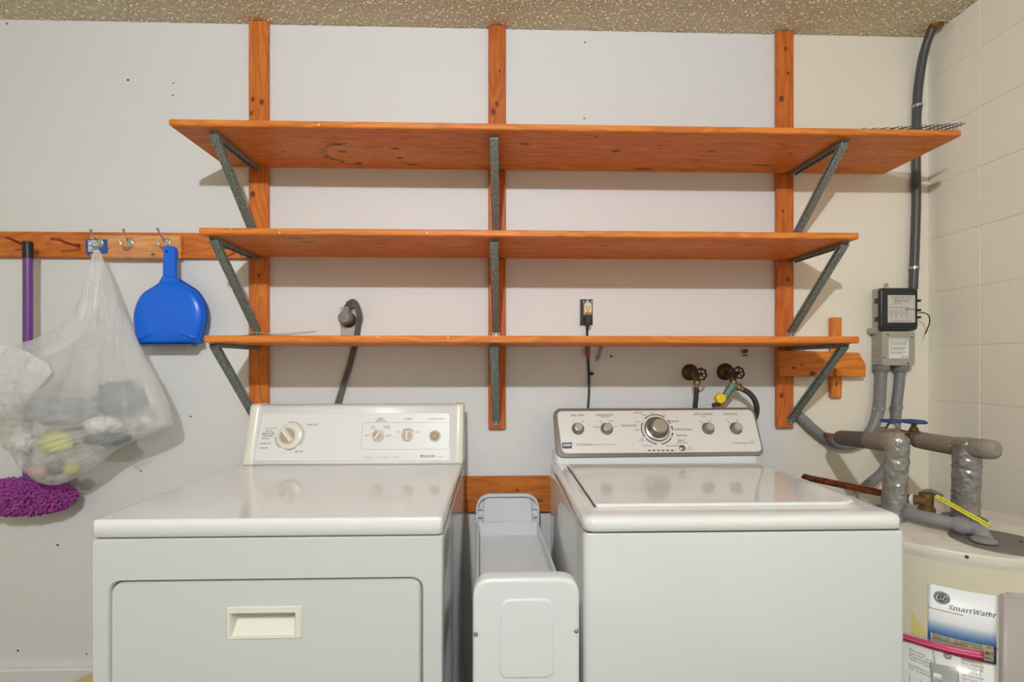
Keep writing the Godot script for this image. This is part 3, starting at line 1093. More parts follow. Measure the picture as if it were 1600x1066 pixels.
func dryer():
	var x0 = -0.856
	var x1 = -0.1185
	var zf = -1.063
	var zb = -1.745
	var t = thing("dryer", "white clothes dryer with a drop-down door and cream-capped console, left of the washer", "dryer", Vector3((x0 + x1) / 2, 0, zf))
	# cabinet
	var st = S()
	box(st, Vector3(x0, 0.03, zb), Vector3(x1, 0.8725, zf - 0.022), 0.002)
	obj("cabinet", st, M.enamel, t)
	st = S()
	box(st, Vector3(x0 + 0.008, 0.868, zb + 0.01), Vector3(x1 - 0.008, 0.88, zf - 0.008), 0.0)
	obj("seam", st, M.gap, t)
	for sx in [x0 + 0.05, x1 - 0.05]:
		for sz in [zf - 0.06, zb + 0.06]:
			st = S()
			lathe(st, [[0.0, 0.0], [0.02, 0.0], [0.02, 0.01], [0.012, 0.014], [0.012, 0.032], [0.0, 0.032]], 14, Transform3D(Basis(), Vector3(sx, 0, sz)))
			obj("foot", st, M.rubber, t)
	# front panel with the door opening
	var dl = at(173, 930, -zf).x
	var dr = at(657, 930, -zf).x
	var dt = at(400, 909.5, -zf).y
	var db = 0.16
	var dmid = Vector2((dl + dr) / 2, (dt + db) / 2)
	st = S()
	ring(st, rrect(x0, 0.03, x1, 0.8725, 0.004, 3), rrect(dl - 0.004, db - 0.004, dr + 0.004, dt + 0.004, 0.026, 7), dmid, zf - 0.022, zf, 0.004, 0.004)
	obj("front_panel", st, M.enamel, t)
	st = S()
	# door, with a hole for the handle
	var hl = at(354, 970, -zf).x
	var hr = at(473, 970, -zf).x
	var ht = at(410, 947.5, -zf).y
	var hb = at(410, 997, -zf).y
	var hmid = Vector2((hl + hr) / 2, (ht + hb) / 2)
	ring(st, rrect(dl, db, dr, dt, 0.022, 7), rrect(hl + 0.004, hb + 0.004, hr - 0.004, ht - 0.004, 0.002, 2), hmid, zf - 0.02, zf + 0.001, 0.004, 0.0)
	var door = obj("door", st, M.enamel, t)
	# the cream pull: frame, sloping cup, dark slot
	st = S()
	var il = at(362, 970, -zf).x
	var ir = at(461, 970, -zf).x
	var it = at(410, 957.5, -zf).y
	ring(st, rrect(hl, hb, hr, ht, 0.003, 3), rrect(il, hb + 0.0025, ir, it, 0.0015, 2), hmid, zf - 0.002, zf + 0.004, 0.0025, 0.003)
	var pull = obj("handle", st, M.cream, door)
	pull.set_meta("label", "recessed cream plastic pull")
	st = S()
	st.set_smooth_group(-1)
	var dp = 0.034
	var A = Vector3(il, hb + 0.0025, zf + 0.001)
	var B = Vector3(ir, hb + 0.0025, zf + 0.001)
	var Cc = Vector3(ir - 0.002, it - 0.010, zf - dp)
	var Dd = Vector3(il + 0.002, it - 0.010, zf - dp)
	var E0 = Vector3(il, it, zf + 0.001)
	var F0 = Vector3(ir, it, zf + 0.001)
	var G0 = Vector3(ir, it, zf - dp)
	var H0 = Vector3(il, it, zf - dp)
	quad(st, A, B, Cc, Dd)
	quad(st, Dd, Cc, G0, H0)
	quad(st, H0, G0, F0, E0)
	tri(st, A, Dd, E0); tri(st, Dd, H0, E0)
	tri(st, B, F0, Cc); tri(st, Cc, F0, G0)
	obj("pull_cup", st, M.cream, door)
	# small chip at the top edge of the door
	# top
	st = S()
	var xf = Transform3D(Basis(Vector3(1, 0, 0), Vector3(0, 0, -1), Vector3(0, 1, 0)), Vector3(0, 0.8765, 0))
	stack(st, rrect(x0, -zf - 0.004, x1, -zb, 0.012, 5), [[0.0, 0.003], [0.002, 0.0], [0.026, 0.0], [0.034, 0.001], [0.0368, 0.0035], [0.0375, 0.008]], xf)
	obj("top_panel", st, M.enamel_top_lit, t)
	# console
	var yb = 0.914
	var zb0 = -1.618           # foot of the console's face
	var zt0 = -1.672           # its top
	var yt = 1.106
	var ey = Vector3(0, yt - yb, zt0 - zb0).normalized()
	var ex = Vector3.RIGHT
	var n = ex.cross(ey)
	var p0 = Vector3(0, yb, zb0)
	var bl = -0.826
	var br = -0.116
	var side = func(xa, xb, grow, nm, m):
		var s2 = S()
		var prof = round_poly([Vector2(zb0 + grow, yb), Vector2(zt0 + grow, yt + grow), Vector2(zb + 0.01, yt + grow), Vector2(zb, yb)], 0.012, 5)
		# profile in (z, y), stacked along x
		var tx = Transform3D(Basis(Vector3(0, 0, 1), Vector3(0, 1, 0), Vector3(-1, 0, 0)), Vector3(xb, 0, 0))
		stack(s2, prof, [[0.0, 0.004], [0.003, 0.0], [xb - xa - 0.003, 0.0], [xb - xa, 0.004]], tx)
		return obj(nm, s2, m, t)
	var con = side.call(bl + 0.03, br - 0.03, 0.0, "console", M.fascia)
	side.call(bl, bl + 0.034, 0.003, "end_cap", M.cream).set_meta("label", "left cream plastic end of the console")
	side.call(br - 0.034, br, 0.003, "end_cap", M.cream).set_meta("label", "right cream plastic end of the console")
	# printed facia
	var pxf = Transform3D(Basis(ex, ey, n), p0)
	var inv = pxf.affine_inverse()
	var uv = func(px, py):
		var q = inv * hit(px, py, p0, n)
		return Vector2(q.x, q.y)
	st = S()
	stack(st, round_poly([uv.call(397, 720.5), uv.call(703, 720), uv.call(703, 646), uv.call(411, 646.5)], 0.012, 4), [[0.0, 0.0], [0.0014, 0.0], [0.002, 0.0008]], pxf)
	var fas = obj("fascia", st, M.fascia, con)
	var P = func(px, py, h = 0.0022): return hit(px, py, p0, n) + n * h
	var hh = hit(600, 680, p0 + n * 0.0021, n)
	# the outlined field round the right-hand controls
	st = S()
	var a1 = uv.call(563.5, 703)
	var a2 = uv.call(703.5, 660)
	var o1 = rrect(a1.x, a1.y, a2.x, a2.y, 0.012, 6)
	ring(st, o1, rrect(a1.x + 0.0009, a1.y + 0.0009, a2.x - 0.0009, a2.y - 0.0009, 0.0112, 6), (a1 + a2) / 2, 0.0019, 0.0023, 0.0, 0.0, pxf)
	obj("outline_print", st, M.ink_pale, fas)
	var W = func(s, px, py, size, m, left = false): words(fas, s, size, P.call(px, py), ex, ey, m, false, left)
	W.call("TIMED DRY", 488.5, 664, 0.0072, M.ink)
	W.call("AIR DRY", 467.5, 706, 0.0078, M.ink)
	W.call("AUTO", 421, 674, 0.0086, M.ink)
	W.call("MOISTURE", 420, 678, 0.0086, M.ink)
	W.call("SENSING", 419, 681.6, 0.0086, M.ink)
	W.call("VERY DRY", 415, 686, 0.0058, M.ink)
	W.call("NORMAL DRY", 415, 693.5, 0.0058, M.ink)
	W.call("DAMP DRY", 412, 700.5, 0.0058, M.ink)
	W.call("ENERGY SAVING", 424, 669.5, 0.005, M.ink_pale)
	W.call("FABRIC", 595, 655, 0.0075, M.ink)
	W.call("TEMPERATURE", 595, 658.4, 0.0056, M.ink)
	W.call("SIGNAL", 638.5, 655, 0.0075, M.ink)
	W.call("PUSH TO START", 682, 655, 0.0075, M.ink)
	W.call("AIR", 583, 666.5, 0.0056, M.ink)
	W.call("FLUFF", 583, 669.5, 0.005, M.ink)
	W.call("NORMAL", 605, 666.5, 0.0056, M.ink)
	W.call("COTTON", 605, 669.5, 0.005, M.ink)
	W.call("LOW", 573, 681, 0.0056, M.ink)
	W.call("HIGH", 608, 681, 0.0056, M.ink)
	W.call("OFF", 623, 675.5, 0.0056, M.ink)
	W.call("LOUD", 652.5, 675.5, 0.0056, M.ink)
	W.call("Heavy Duty   •   Extra Capacity   •   5 Cycle", 596, 715, 0.0064, M.ink_pale)
	words(fas, "KENMORE", 0.011, P.call(668.5, 713.5), ex, ey, M.ink_dark, false, false, 1.0)
	W.call("SERIES", 688, 714, 0.0055, M.ink_pale)
	st = S()
	var k0 = uv.call(660, 712)
	stack(st, rrect(k0.x - 0.0012, k0.y - 0.003, k0.x + 0.0006, k0.y + 0.003, 0.0006, 2), [[0.0019, 0.0], [0.0024, 0.0]], pxf)
	obj("logo_bar", st, M.ink_dark, fas)
	# timer scale: arcs and ticks round the dial
	var tc = uv.call(453, 681.5)
	st = S()
	for seg in [[-40.0, 100.0, 0.0465, 0.0025], [185.0, 235.0, 0.0465, 0.0028], [262.0, 303.0, 0.0465, 0.0022]]:
		arc(st, tc, seg[2], seg[3], deg_to_rad(seg[0]), deg_to_rad(seg[1]), 0.0019, 0.0023, pxf)
	for k in 16:
		var an = deg_to_rad(-35.0 + 10.0 * k) if k < 11 else deg_to_rad(240.0 + 14.0 * (k - 11))
		var q = tc + Vector2(cos(an), sin(an)) * 0.0545
		stack(st, circle(q.x, q.y, 0.0011, 6), [[0.0019, 0.0], [0.0023, 0.0]], pxf)
	obj("dial_scale", st, M.ink_pale, fas)
	# timer knob
	var knob = func(px, py, rs, rg, hgt, turn, nm, lab):
		var c = hit(px, py, p0 + n * 0.002, n)
		var kx = Transform3D(Basis(ex, n, ex.cross(n)), c)
		var s3 = S()
		lathe(s3, [[0.0, 0.0], [rs, 0.0], [rs, 0.004], [rs * 0.96, 0.008], [rg * 1.12, 0.011], [rg, 0.013], [rg * 0.97, hgt * 0.6], [rg * 0.92, hgt * 0.66], [0.0, hgt * 0.66]], 36, kx)
		var o = obj(nm, s3, M.cream, t)
		o.set_meta("label", lab)
		var dirv = (ex * cos(turn) + ey * sin(turn))
		var acr = n.cross(dirv)
		s3 = S()
		for sg in [-1.0, 1.0]:
			var half = PackedVector2Array()
			for i in 13:
				var an = deg_to_rad(20.0 + 140.0 * i / 12.0)
				half.append(Vector2(cos(an), sin(an)) * rg * 0.88)
			stack(s3, half, [[hgt * 0.6, 0.0], [hgt * 0.69, 0.0], [hgt * 0.7, 0.0008]], Transform3D(Basis(dirv * sg, acr * sg, n), c))
		obj("finger_recess", s3, M.tan, o)
		s3 = S()
		stack(s3, rrect(-rg * 0.95, -rg * 0.2, rg * 0.95, rg * 0.2, rg * 0.12, 4), [[hgt * 0.5, 0.0], [hgt * 0.95, 0.0], [hgt, 0.0012]], Transform3D(Basis(dirv, acr, n), c))
		obj("grip", s3, M.cream, o)
	knob.call(452.5, 682, 0.0425, 0.027, 0.03, deg_to_rad(131), "timer_knob", "large round cream timer knob")
	knob.call(591, 681.5, 0.0195, 0.016, 0.022, deg_to_rad(60), "selector_knob", "left small cream selector knob")
	knob.call(636.5, 681, 0.0195, 0.016, 0.022, deg_to_rad(88), "selector_knob", "right small cream selector knob")
	st = S()
	arc(st, uv.call(637, 681), 0.0225, 0.003, deg_to_rad(38), deg_to_rad(140), 0.0019, 0.0023, pxf)
	obj("dial_scale", st, M.ink_pale, fas)
	st = S()
	for q in [[576, 681, 584, 676], [583, 677, 588, 671], [597, 674, 600, 672], [602, 683, 606, 682]]:
		var qa = uv.call(q[0], q[1])
		var qb = uv.call(q[2], q[3])
		var nn = (qb - qa).orthogonal().normalized() * 0.0004
		stack(st, PackedVector2Array([qa + nn, qa - nn, qb - nn, qb + nn]), [[0.0019, 0.0], [0.0023, 0.0]], pxf)
	obj("tick_print", st, M.ink, fas)
	var bc = hit(679.5, 681.5, p0 + n * 0.002, n)
	var bx = Transform3D(Basis(ex, n, ex.cross(n)), bc)
	st = S()
	lathe(st, [[0.0, 0.0], [0.0195, 0.0], [0.019, 0.004], [0.017, 0.008], [0.0145, 0.009], [0.0145, 0.004], [0.0, 0.004]], 28, bx)
	var bt = obj("start_button", st, M.cream, t)
	st = S()
	lathe(st, [[0.0142, 0.003], [0.0142, 0.013], [0.012, 0.017], [0.006, 0.0195], [0.0, 0.02]], 24, bx)
	obj("button_cap", st, M.tan, bt)

func arc(st, c, r, w, a0, a1, z0, z1, xf):
	var p = PackedVector2Array()
	var n = 20
	for i in n + 1:
		var a = lerpf(a0, a1, float(i) / n)
		p.append(c + Vector2(cos(a), sin(a)) * (r + w / 2))
	for i in n + 1:
		var a = lerpf(a1, a0, float(i) / n)
		p.append(c + Vector2(cos(a), sin(a)) * (r - w / 2))
	stack(st, p, [[z0, 0.0], [z1, 0.0]], xf, false)

# ------------------------------------------------------------------ the washer
func washer():
	var x0 = 0.182
	var x1 = 0.882
	var zf = -1.04
	var zb = -1.72
	var t = thing("washer", "white top-loading washing machine with a silver control panel, right of the dryer", "washing machine", Vector3((x0 + x1) / 2, 0, zf))
	var up = Transform3D(Basis(Vector3(1, 0, 0), Vector3(0, 0, -1), Vector3(0, 1, 0)), Vector3.ZERO)
	var st = S()
	stack(st, rrect(x0, -zf, x1, -zb, 0.014, 5), [[0.03, 0.002], [0.034, 0.0], [0.877, 0.0], [0.8815, 0.003]], up)
	obj("cabinet", st, M.enamel, t)
	st = S()
	box(st, Vector3(x0 + 0.01, 0.876, zb + 0.01), Vector3(x1 - 0.01, 0.889, zf - 0.009), 0.0)
	obj("seam", st, M.gap, t)
	for sx in [x0 + 0.05, x1 - 0.05]:
		for sz in [zf - 0.06, zb + 0.06]:
			st = S()
			lathe(st, [[0.0, 0.0], [0.02, 0.0], [0.02, 0.01], [0.012, 0.014], [0.012, 0.032], [0.0, 0.032]], 14, Transform3D(Basis(), Vector3(sx, 0, sz)))
			obj("foot", st, M.rubber, t)
	# the top with its rolled edge
	st = S()
	stack(st, rrect(x0, -zf, x1, -zb, 0.026, 7), [[0.885, 0.003], [0.8865, 0.0], [0.904, 0.0], [0.909, 0.0015], [0.9135, 0.006], [0.916, 0.013], [0.9175, 0.024]], up)
	obj("top_panel", st, M.enamel_top_lit, t)
	# lid
	st = S()
	var lid = PackedVector2Array([Vector2(0.222, 1.108), Vector2(0.80, 1.108), Vector2(0.832, 1.128), Vector2(0.832, 1.56), Vector2(0.222, 1.56)])
	stack(st, round_poly(lid, 0.008, 4), [[0.9165, 0.003], [0.9185, 0.0005], [0.922, 0.0], [0.9245, 0.0015], [0.9255, 0.005]], up)
	obj("lid", st, M.enamel_top_lit, t)
	st = S()
	box(st, Vector3(0.2185, 0.9165, -1.56), Vector3(0.2215, 0.9185, -1.11), 0.0)
	obj("lid_gap", st, M.gap, t)
	# console: white plastic base, grey bezel, silver face
	var yb = 0.948
	var z0 = -1.615
	var zt = -1.688
	var yt = 1.088
	var ex = Vector3.RIGHT
	var ey = Vector3(0, yt - yb, zt - z0).normalized()
	var n = ex.cross(ey)
	var p0 = Vector3(0, yb, z0)
	var pxf = Transform3D(Basis(ex, ey, n), p0)
	var inv = pxf.affine_inverse()
	var uv = func(px, py):
		var q = inv * hit(px, py, p0, n)
		return Vector2(q.x, q.y)
	st = S()
	stack(st, rrect(0.186, 1.607, 0.866, -zb, 0.018, 5), [[0.916, 0.0], [0.940, 0.0], [0.947, 0.003], [0.950, 0.010]], up)
	var con = obj("console_base", st, M.white_plastic, t)
	# housing behind the face
	st = S()
	var prof = round_poly([Vector2(z0 - 0.004, yb - 0.004), Vector2(zt - 0.004, yt + 0.001), Vector2(zb, yt + 0.001), Vector2(zb, yb - 0.004)], 0.008, 4)
	stack(st, prof, [[0.0, 0.01], [0.01, 0.0], [0.64, 0.0], [0.65, 0.01]], Transform3D(Basis(Vector3(0, 0, 1), Vector3(0, 1, 0), Vector3(-1, 0, 0)), Vector3(0.85, 0, 0)))
	obj("housing", st, M.bezel, con)
	st = S()
	var bez = round_poly([uv.call(869, 716.5), uv.call(1194, 713), uv.call(1177, 637.5), uv.call(863.5, 640.5)], 0.028, 7)
	stack(st, bez, [[-0.004, 0.002], [0.0, 0.0], [0.004, 0.0], [0.0065, 0.002]], pxf)
	obj("bezel", st, M.bezel, con)
	st = S()
	var face = round_poly([uv.call(878, 710), uv.call(1190, 707), uv.call(1174, 641.5), uv.call(869.5, 644)], 0.02, 6)
	stack(st, face, [[0.004, 0.0], [0.0072, 0.0], [0.008, 0.0008]], pxf)
	var fas = obj("fascia", st, M.silver, con)
	var P = func(px, py): return hit(px, py, p0 + n * 0.0081, n)
	var U = func(px, py):
		var q = inv * hit(px, py, p0 + n * 0.0081, n)
		return Vector2(q.x, q.y)
	var W = func(s, px, py, size, m, wide = 1.0): words(fas, s, size, P.call(px, py), ex, ey, m, false, false, wide)
	W.call("deep clean", 902, 649, 0.0098, M.ink_dark)
	W.call("temperature", 944.5, 648.5, 0.0098, M.ink_dark)
	W.call("wash/rinse", 945, 651.5, 0.006, M.ink)
	W.call("normal", 996.5, 645, 0.0094, M.ink_dark)
	W.call("heavy duty", 982.5, 665, 0.011, M.ink_dark)
	W.call("casual", 1054, 658, 0.010, M.ink_dark)
	W.call("bulky/sheets", 1067.5, 671, 0.011, M.ink_dark)
	W.call("delicate", 1065, 680.5, 0.010, M.ink_dark)
	W.call("start", 1064.5, 688.5, 0.0118, M.ink_dark)
	W.call("pause / cancel", 1066, 692, 0.006, M.ink)
	W.call("fabric softener", 1099, 647, 0.0098, M.ink_dark)
	W.call("if used", 1099, 650.5, 0.0055, M.ink)
	W.call("extra rinse", 1141, 647, 0.0098, M.ink_dark)
	W.call("light", 1019, 645.5, 0.006, M.ink)
	W.call("heavy", 1007, 648.5, 0.006, M.ink)
	W.call("soak", 1037, 649, 0.006, M.ink)
	W.call("super", 996, 659, 0.006, M.ink)
	W.call("heavy", 995.5, 671.5, 0.006, M.ink)
	W.call("drain", 1002.5, 685.5, 0.006, M.ink)
	W.call("& spin", 1002.5, 688.5, 0.006, M.ink)
	W.call("rinse & spin", 1011, 696.5, 0.0062, M.ink)
	W.call("hand washables", 1051, 696.5, 0.0062, M.ink)
	W.call("add a", 1078, 699, 0.0055, M.ink_pale)
	W.call("garment", 1079, 702, 0.0055, M.ink_pale)
	W.call("CENTENNIAL", 913.5, 695, 0.0098, M.ink_dark)
	W.call("COMMERCIAL TECHNOLOGY", 945.5, 695, 0.0064, M.ink_pale)
	W.call("no", 894.5, 658.5, 0.006, M.ink)
	W.call("yes", 911, 658.5, 0.006, M.ink)
	W.call("cold", 938, 658.5, 0.006, M.ink)
	W.call("warm", 955.5, 658, 0.006, M.ink)
	W.call("colder", 930.5, 667, 0.006, M.ink)
	W.call("hot", 963.5, 666.5, 0.006, M.ink)
	W.call("no", 1094, 657.5, 0.006, M.ink)
	W.call("yes", 1110, 657.5, 0.006, M.ink)
	W.call("no", 1136, 657, 0.006, M.ink)
	W.call("yes", 1152, 657, 0.006, M.ink)
	W.call("commercial grade", 1155, 692.5, 0.006, M.ink_dark)
	W.call("10 YEAR", 1174, 690, 0.005, M.ink_pale)
	W.call("WARRANTY", 1174, 693, 0.005, M.ink_pale)
	# badge
	st = S()
	stack(st, round_poly([U.call(878.5, 701), U.call(893.5, 701), U.call(894, 691.5), U.call(878, 692)], 0.003, 3), [[0.0078, 0.0], [0.0086, 0.0], [0.009, 0.0008]], pxf)
	var bd = obj("badge", st, mat(c8(70, 76, 92), 0.35, 0.4), fas)
	st = S()
	stack(st, PackedVector2Array([U.call(880, 697.5), U.call(892.5, 697.5), U.call(892.5, 694), U.call(880, 694)]), [[0.0085, 0.0], [0.0093, 0.0003]], pxf)
	obj("badge_plate", st, M.paper, bd)
	words(bd, "MAYTAG", 0.0062, P.call(886.2, 695.8) + n * 0.0014, ex, ey, M.ink_dark)
	# selector marks
	st = S()
	for q in [[897, 660, 899.5, 663.5], [909, 660, 907, 663.5], [940, 660, 943, 663], [953, 660, 950.5, 663], [934, 668, 937, 667], [961, 667.5, 957.5, 668], [1096, 659, 1099, 662], [1108, 659, 1106, 662.5], [1138, 659, 1142, 662], [1151, 659, 1149, 662]]:
		var a = U.call(q[0], q[1])
		var b = U.call(q[2], q[3])
		var nn = (b - a).orthogonal().normalized() * 0.0006
		stack(st, PackedVector2Array([a + nn, a - nn, b - nn, b + nn]), [[0.0078, 0.0], [0.0084, 0.0]], pxf)
	for k in 6:
		var q = U.call(1014.5 + 7.2 * k, 704)
		stack(st, rrect(q.x - 0.0045, q.y - 0.0018, q.x + 0.0045, q.y + 0.0018, 0.001, 2), [[0.0078, 0.0], [0.0085, 0.0]], pxf)
	var dc = U.call(1026.5, 671)
	for seg in [[52, 128, 0.0525], [152, 206, 0.0525], [216, 256, 0.0525], [278, 320, 0.0525], [22, 34, 0.0525], [-4, 8, 0.0525], [-30, -18, 0.0525]]:
		arc(st, dc, seg[2], 0.003, deg_to_rad(seg[0]), deg_to_rad(seg[1]), 0.0078, 0.0084, pxf)
		var e = deg_to_rad(seg[1])
		var ep = dc + Vector2(cos(e), sin(e)) * seg[2]
		stack(st, PackedVector2Array([ep + Vector2(cos(e), sin(e)) * 0.004, ep + Vector2(-sin(e), cos(e)) * 0.005, ep - Vector2(cos(e), sin(e)) * 0.004]), [[0.0078, 0.0], [0.0084, 0.0]], pxf)
	obj("dial_marks", st, M.ink_dark, fas)
	# knobs
	var ins = [[903, 670.5, "leftmost small grey knob"], [948, 670.5, "second small grey knob"], [1106, 670, "third small grey knob, right of the dial"], [1149.5, 670, "rightmost small grey knob"]]
	for k in ins:
		var c = hit(k[0], k[1], p0 + n * 0.008, n)
		var kx = Transform3D(Basis(ex, n, ex.cross(n)), c)
		st = S()
		lathe(st, [[0.0, 0.0], [0.0205, 0.0], [0.021, 0.003], [0.0185, 0.007], [0.0155, 0.009], [0.0145, 0.019], [0.0138, 0.021], [0.012, 0.0215], [0.0, 0.021]], 32, kx)
		var o = obj("selector_knob", st, M.knob_grey, t)
		o.set_meta("label", k[2])
		st = S()
		lathe(st, [[0.0122, 0.0212], [0.0118, 0.0222], [0.0, 0.0222]], 28, kx)
		obj("knob_face", st, M.knob_face, o)
	var c2 = hit(1026.5, 671, p0 + n * 0.008, n)
	var kx2 = Transform3D(Basis(ex, n, ex.cross(n)), c2)
	st = S()
	lathe(st, [[0.0, 0.0], [0.043, 0.0], [0.0435, 0.004], [0.041, 0.008], [0.034, 0.010], [0.030, 0.009], [0.028, 0.012], [0.0265, 0.034], [0.0255, 0.037], [0.023, 0.038], [0.0, 0.0375]], 44, kx2)
	var dial = obj("cycle_dial", st, M.bezel, t)
	st = S()
	lathe(st, [[0.0232, 0.0375], [0.0226, 0.039], [0.0, 0.039]], 32, kx2)
	obj("dial_face", st, M.knob_face, dial)
	st = S()
	lathe(st, [[0.034, 0.0096], [0.036, 0.0112], [0.0405, 0.0098], [0.0415, 0.008]], 44, kx2)
	obj("chrome_ring", st, M.chrome, dial)
	st = S()
	lathe(st, [[0.0, 0.0], [0.0105, 0.0], [0.0105, 0.002], [0.0085, 0.0035], [0.0, 0.0042]], 20, Transform3D(Basis(ex, n, ex.cross(n)), hit(1066, 700.5, p0 + n * 0.008, n)))
	obj("start_button", st, M.knob_grey, t)
	# screws at the right end of the front edge
	for yy in [0.897, 0.907]:
		st = S()
		lathe(st, [[0.0, 0.0012], [0.0018, 0.001], [0.0024, 0.0]], 8, toward(Vector3(x1 - 0.008, yy, zf - 0.0045), Vector3(0.3, 0, 1)))
		obj("screw", st, M.ink_pale, t)

# ------------------------------------------------------------------ the slim rolling tower between the machines
func cart():
	var zf = -1.01
	var zb = -1.70
	var a = at(738.5, 905, 1.01)
	var b = at(906, 905, 1.01)
	var x0 = a.x
	var x1 = b.x
	var top = a.y
	var t = thing("storage_cart", "slim white plastic rolling storage tower standing between the dryer and the washer", "storage cart", Vector3((x0 + x1) / 2, 0, zf))
	var st = S()
	var arch = PackedVector2Array()
	for p in round_poly([Vector2(x0, top - 0.05), Vector2(x0 + 0.001, top), Vector2(x1 - 0.001, top), Vector2(x1, top - 0.05)], 0.046, 8): arch.append(p)
	arch = round_poly([Vector2(x0, 0.06), Vector2(x1, 0.06), Vector2(x1, top), Vector2(x0, top)], 0.042, 8)
	stack(st, arch, [[0.0, 0.0], [0.024, 0.0], [0.029, 0.0015], [0.0315, 0.005], [0.032, 0.009]], Transform3D(Basis(), Vector3(0, 0, zf - 0.032)))
	var fp = obj("front_panel", st, M.white_plastic, t)
	# embossed field: a raised frame line
	var e0 = at(784, 1058, 1.01)
	var e1 = at(861, 938, 1.01)
	st = S()
	var q = round_poly([Vector2(e0.x - 0.002, e0.y), Vector2(e1.x + 0.004, e0.y), Vector2(e1.x, e1.y), Vector2(e0.x + 0.002, e1.y)], 0.018, 7)
	stack(st, q, [[0.0, -0.005], [0.0015, -0.002], [0.0028, 0.0005], [0.0028, 0.0015]], Transform3D(Basis(), Vector3(0, 0, zf - 0.0005)), true, false)
	stack(st, q, [[0.0028, 0.0015], [0.0012, 0.005], [0.0008, 0.008]], Transform3D(Basis(), Vector3(0, 0, zf - 0.0005)))
	obj("embossed_field", st, M.white_plastic, fp)
	for s in [[743.5, 991.5], [900.5, 986.5]]:
		st = S()
		lathe(st, [[0.0, 0.0022], [0.002, 0.0022], [0.003, 0.0014], [0.0052, 0.0012], [0.0056, 0.0]], 14, toward(at(s[0], s[1], 1.01) + Vector3(0, 0, -0.001), Vector3(0, 0, 1)))
		obj("screw", st, M.zinc, fp)
	# rear panel, with a hollow arched face
	var ra = at(743.5, 774, -zb)
	var rb = at(843, 774, -zb)
	st = S()
	var back = round_poly([Vector2(ra.x, 0.06), Vector2(rb.x, 0.06), Vector2(rb.x, ra.y), Vector2(ra.x, ra.y)], 0.055, 8)
	stack(st, back, [[0.0, 0.002], [0.004, 0.0], [0.010, 0.0]], Transform3D(Basis(), Vector3(0, 0, zb - 0.03)))
	ring(st, back, inset(back, 0.007), Vector2((ra.x + rb.x) / 2, ra.y - 0.1), zb - 0.022, zb, 0.002, 0.001)
	obj("rear_panel", st, M.white_plastic, t)
	st = S()
	var inn = round_poly([Vector2(ra.x + 0.022, ra.y - 0.13), Vector2(rb.x - 0.022, ra.y - 0.13), Vector2(rb.x - 0.026, ra.y - 0.012), Vector2(ra.x + 0.026, ra.y - 0.012)], 0.02, 5)
	stack(st, inn, [[0.0, 0.0], [0.014, 0.0], [0.018, 0.003]], Transform3D(Basis(), Vector3(0, 0, zb - 0.021)))
	obj("rear_pad", st, M.white_plastic, t)
	for s in [-1, 1]:
		for k in 3:
			st = S()
			var xx = (ra.x + 0.014) if s < 0 else (rb.x - 0.014)
			box(st, Vector3(xx - 0.007, ra.y - 0.05 - 0.028 * k, zb - 0.02), Vector3(xx + 0.007, ra.y - 0.046 - 0.028 * k, zb - 0.003), 0.0006)
			obj("rib", st, M.white_plastic, t)
	# three trays: the top one shows
	for k in 3:
		var yf = [0.655, 0.40, 0.12][k]
		var hw = (rb.x - ra.x) / 2.0 - 0.004
		var rimh = 0.042
		var run = zf - 0.03 - zb
		var fx = (x0 + x1) / 2.0
		var bxm = (ra.x + rb.x) / 2.0
		var turn = Transform3D(Basis(Vector3.UP, asin((fx - bxm) / run)), Vector3(fx, 0, zf - 0.03))
		st = S()
		box(st, Vector3(-hw, yf - 0.004, -run), Vector3(hw, yf, 0), 0.001, turn)
		box(st, Vector3(-hw, yf - 0.004, -run), Vector3(-hw + 0.006, yf + rimh, 0), 0.002, turn)
		box(st, Vector3(hw - 0.006, yf - 0.004, -run), Vector3(hw, yf + rimh, 0), 0.002, turn)
		box(st, Vector3(-hw, yf - 0.004, -run), Vector3(hw, yf + rimh, -run + 0.006), 0.002, turn)
		obj("tray", st, M.white_plastic, t)
	for s in [x0 + 0.03, x1 - 0.03]:
		for z in [zf - 0.03, zb + 0.0]:
			st = S()
			tube(st, [Vector3(s - 0.009, 0.024, z), Vector3(s + 0.009, 0.024, z)], 0.024, 16)
			box(st, Vector3(s - 0.012, 0.02, z - 0.01), Vector3(s + 0.012, 0.065, z + 0.01), 0.002)
			obj("caster", st, M.black, t)

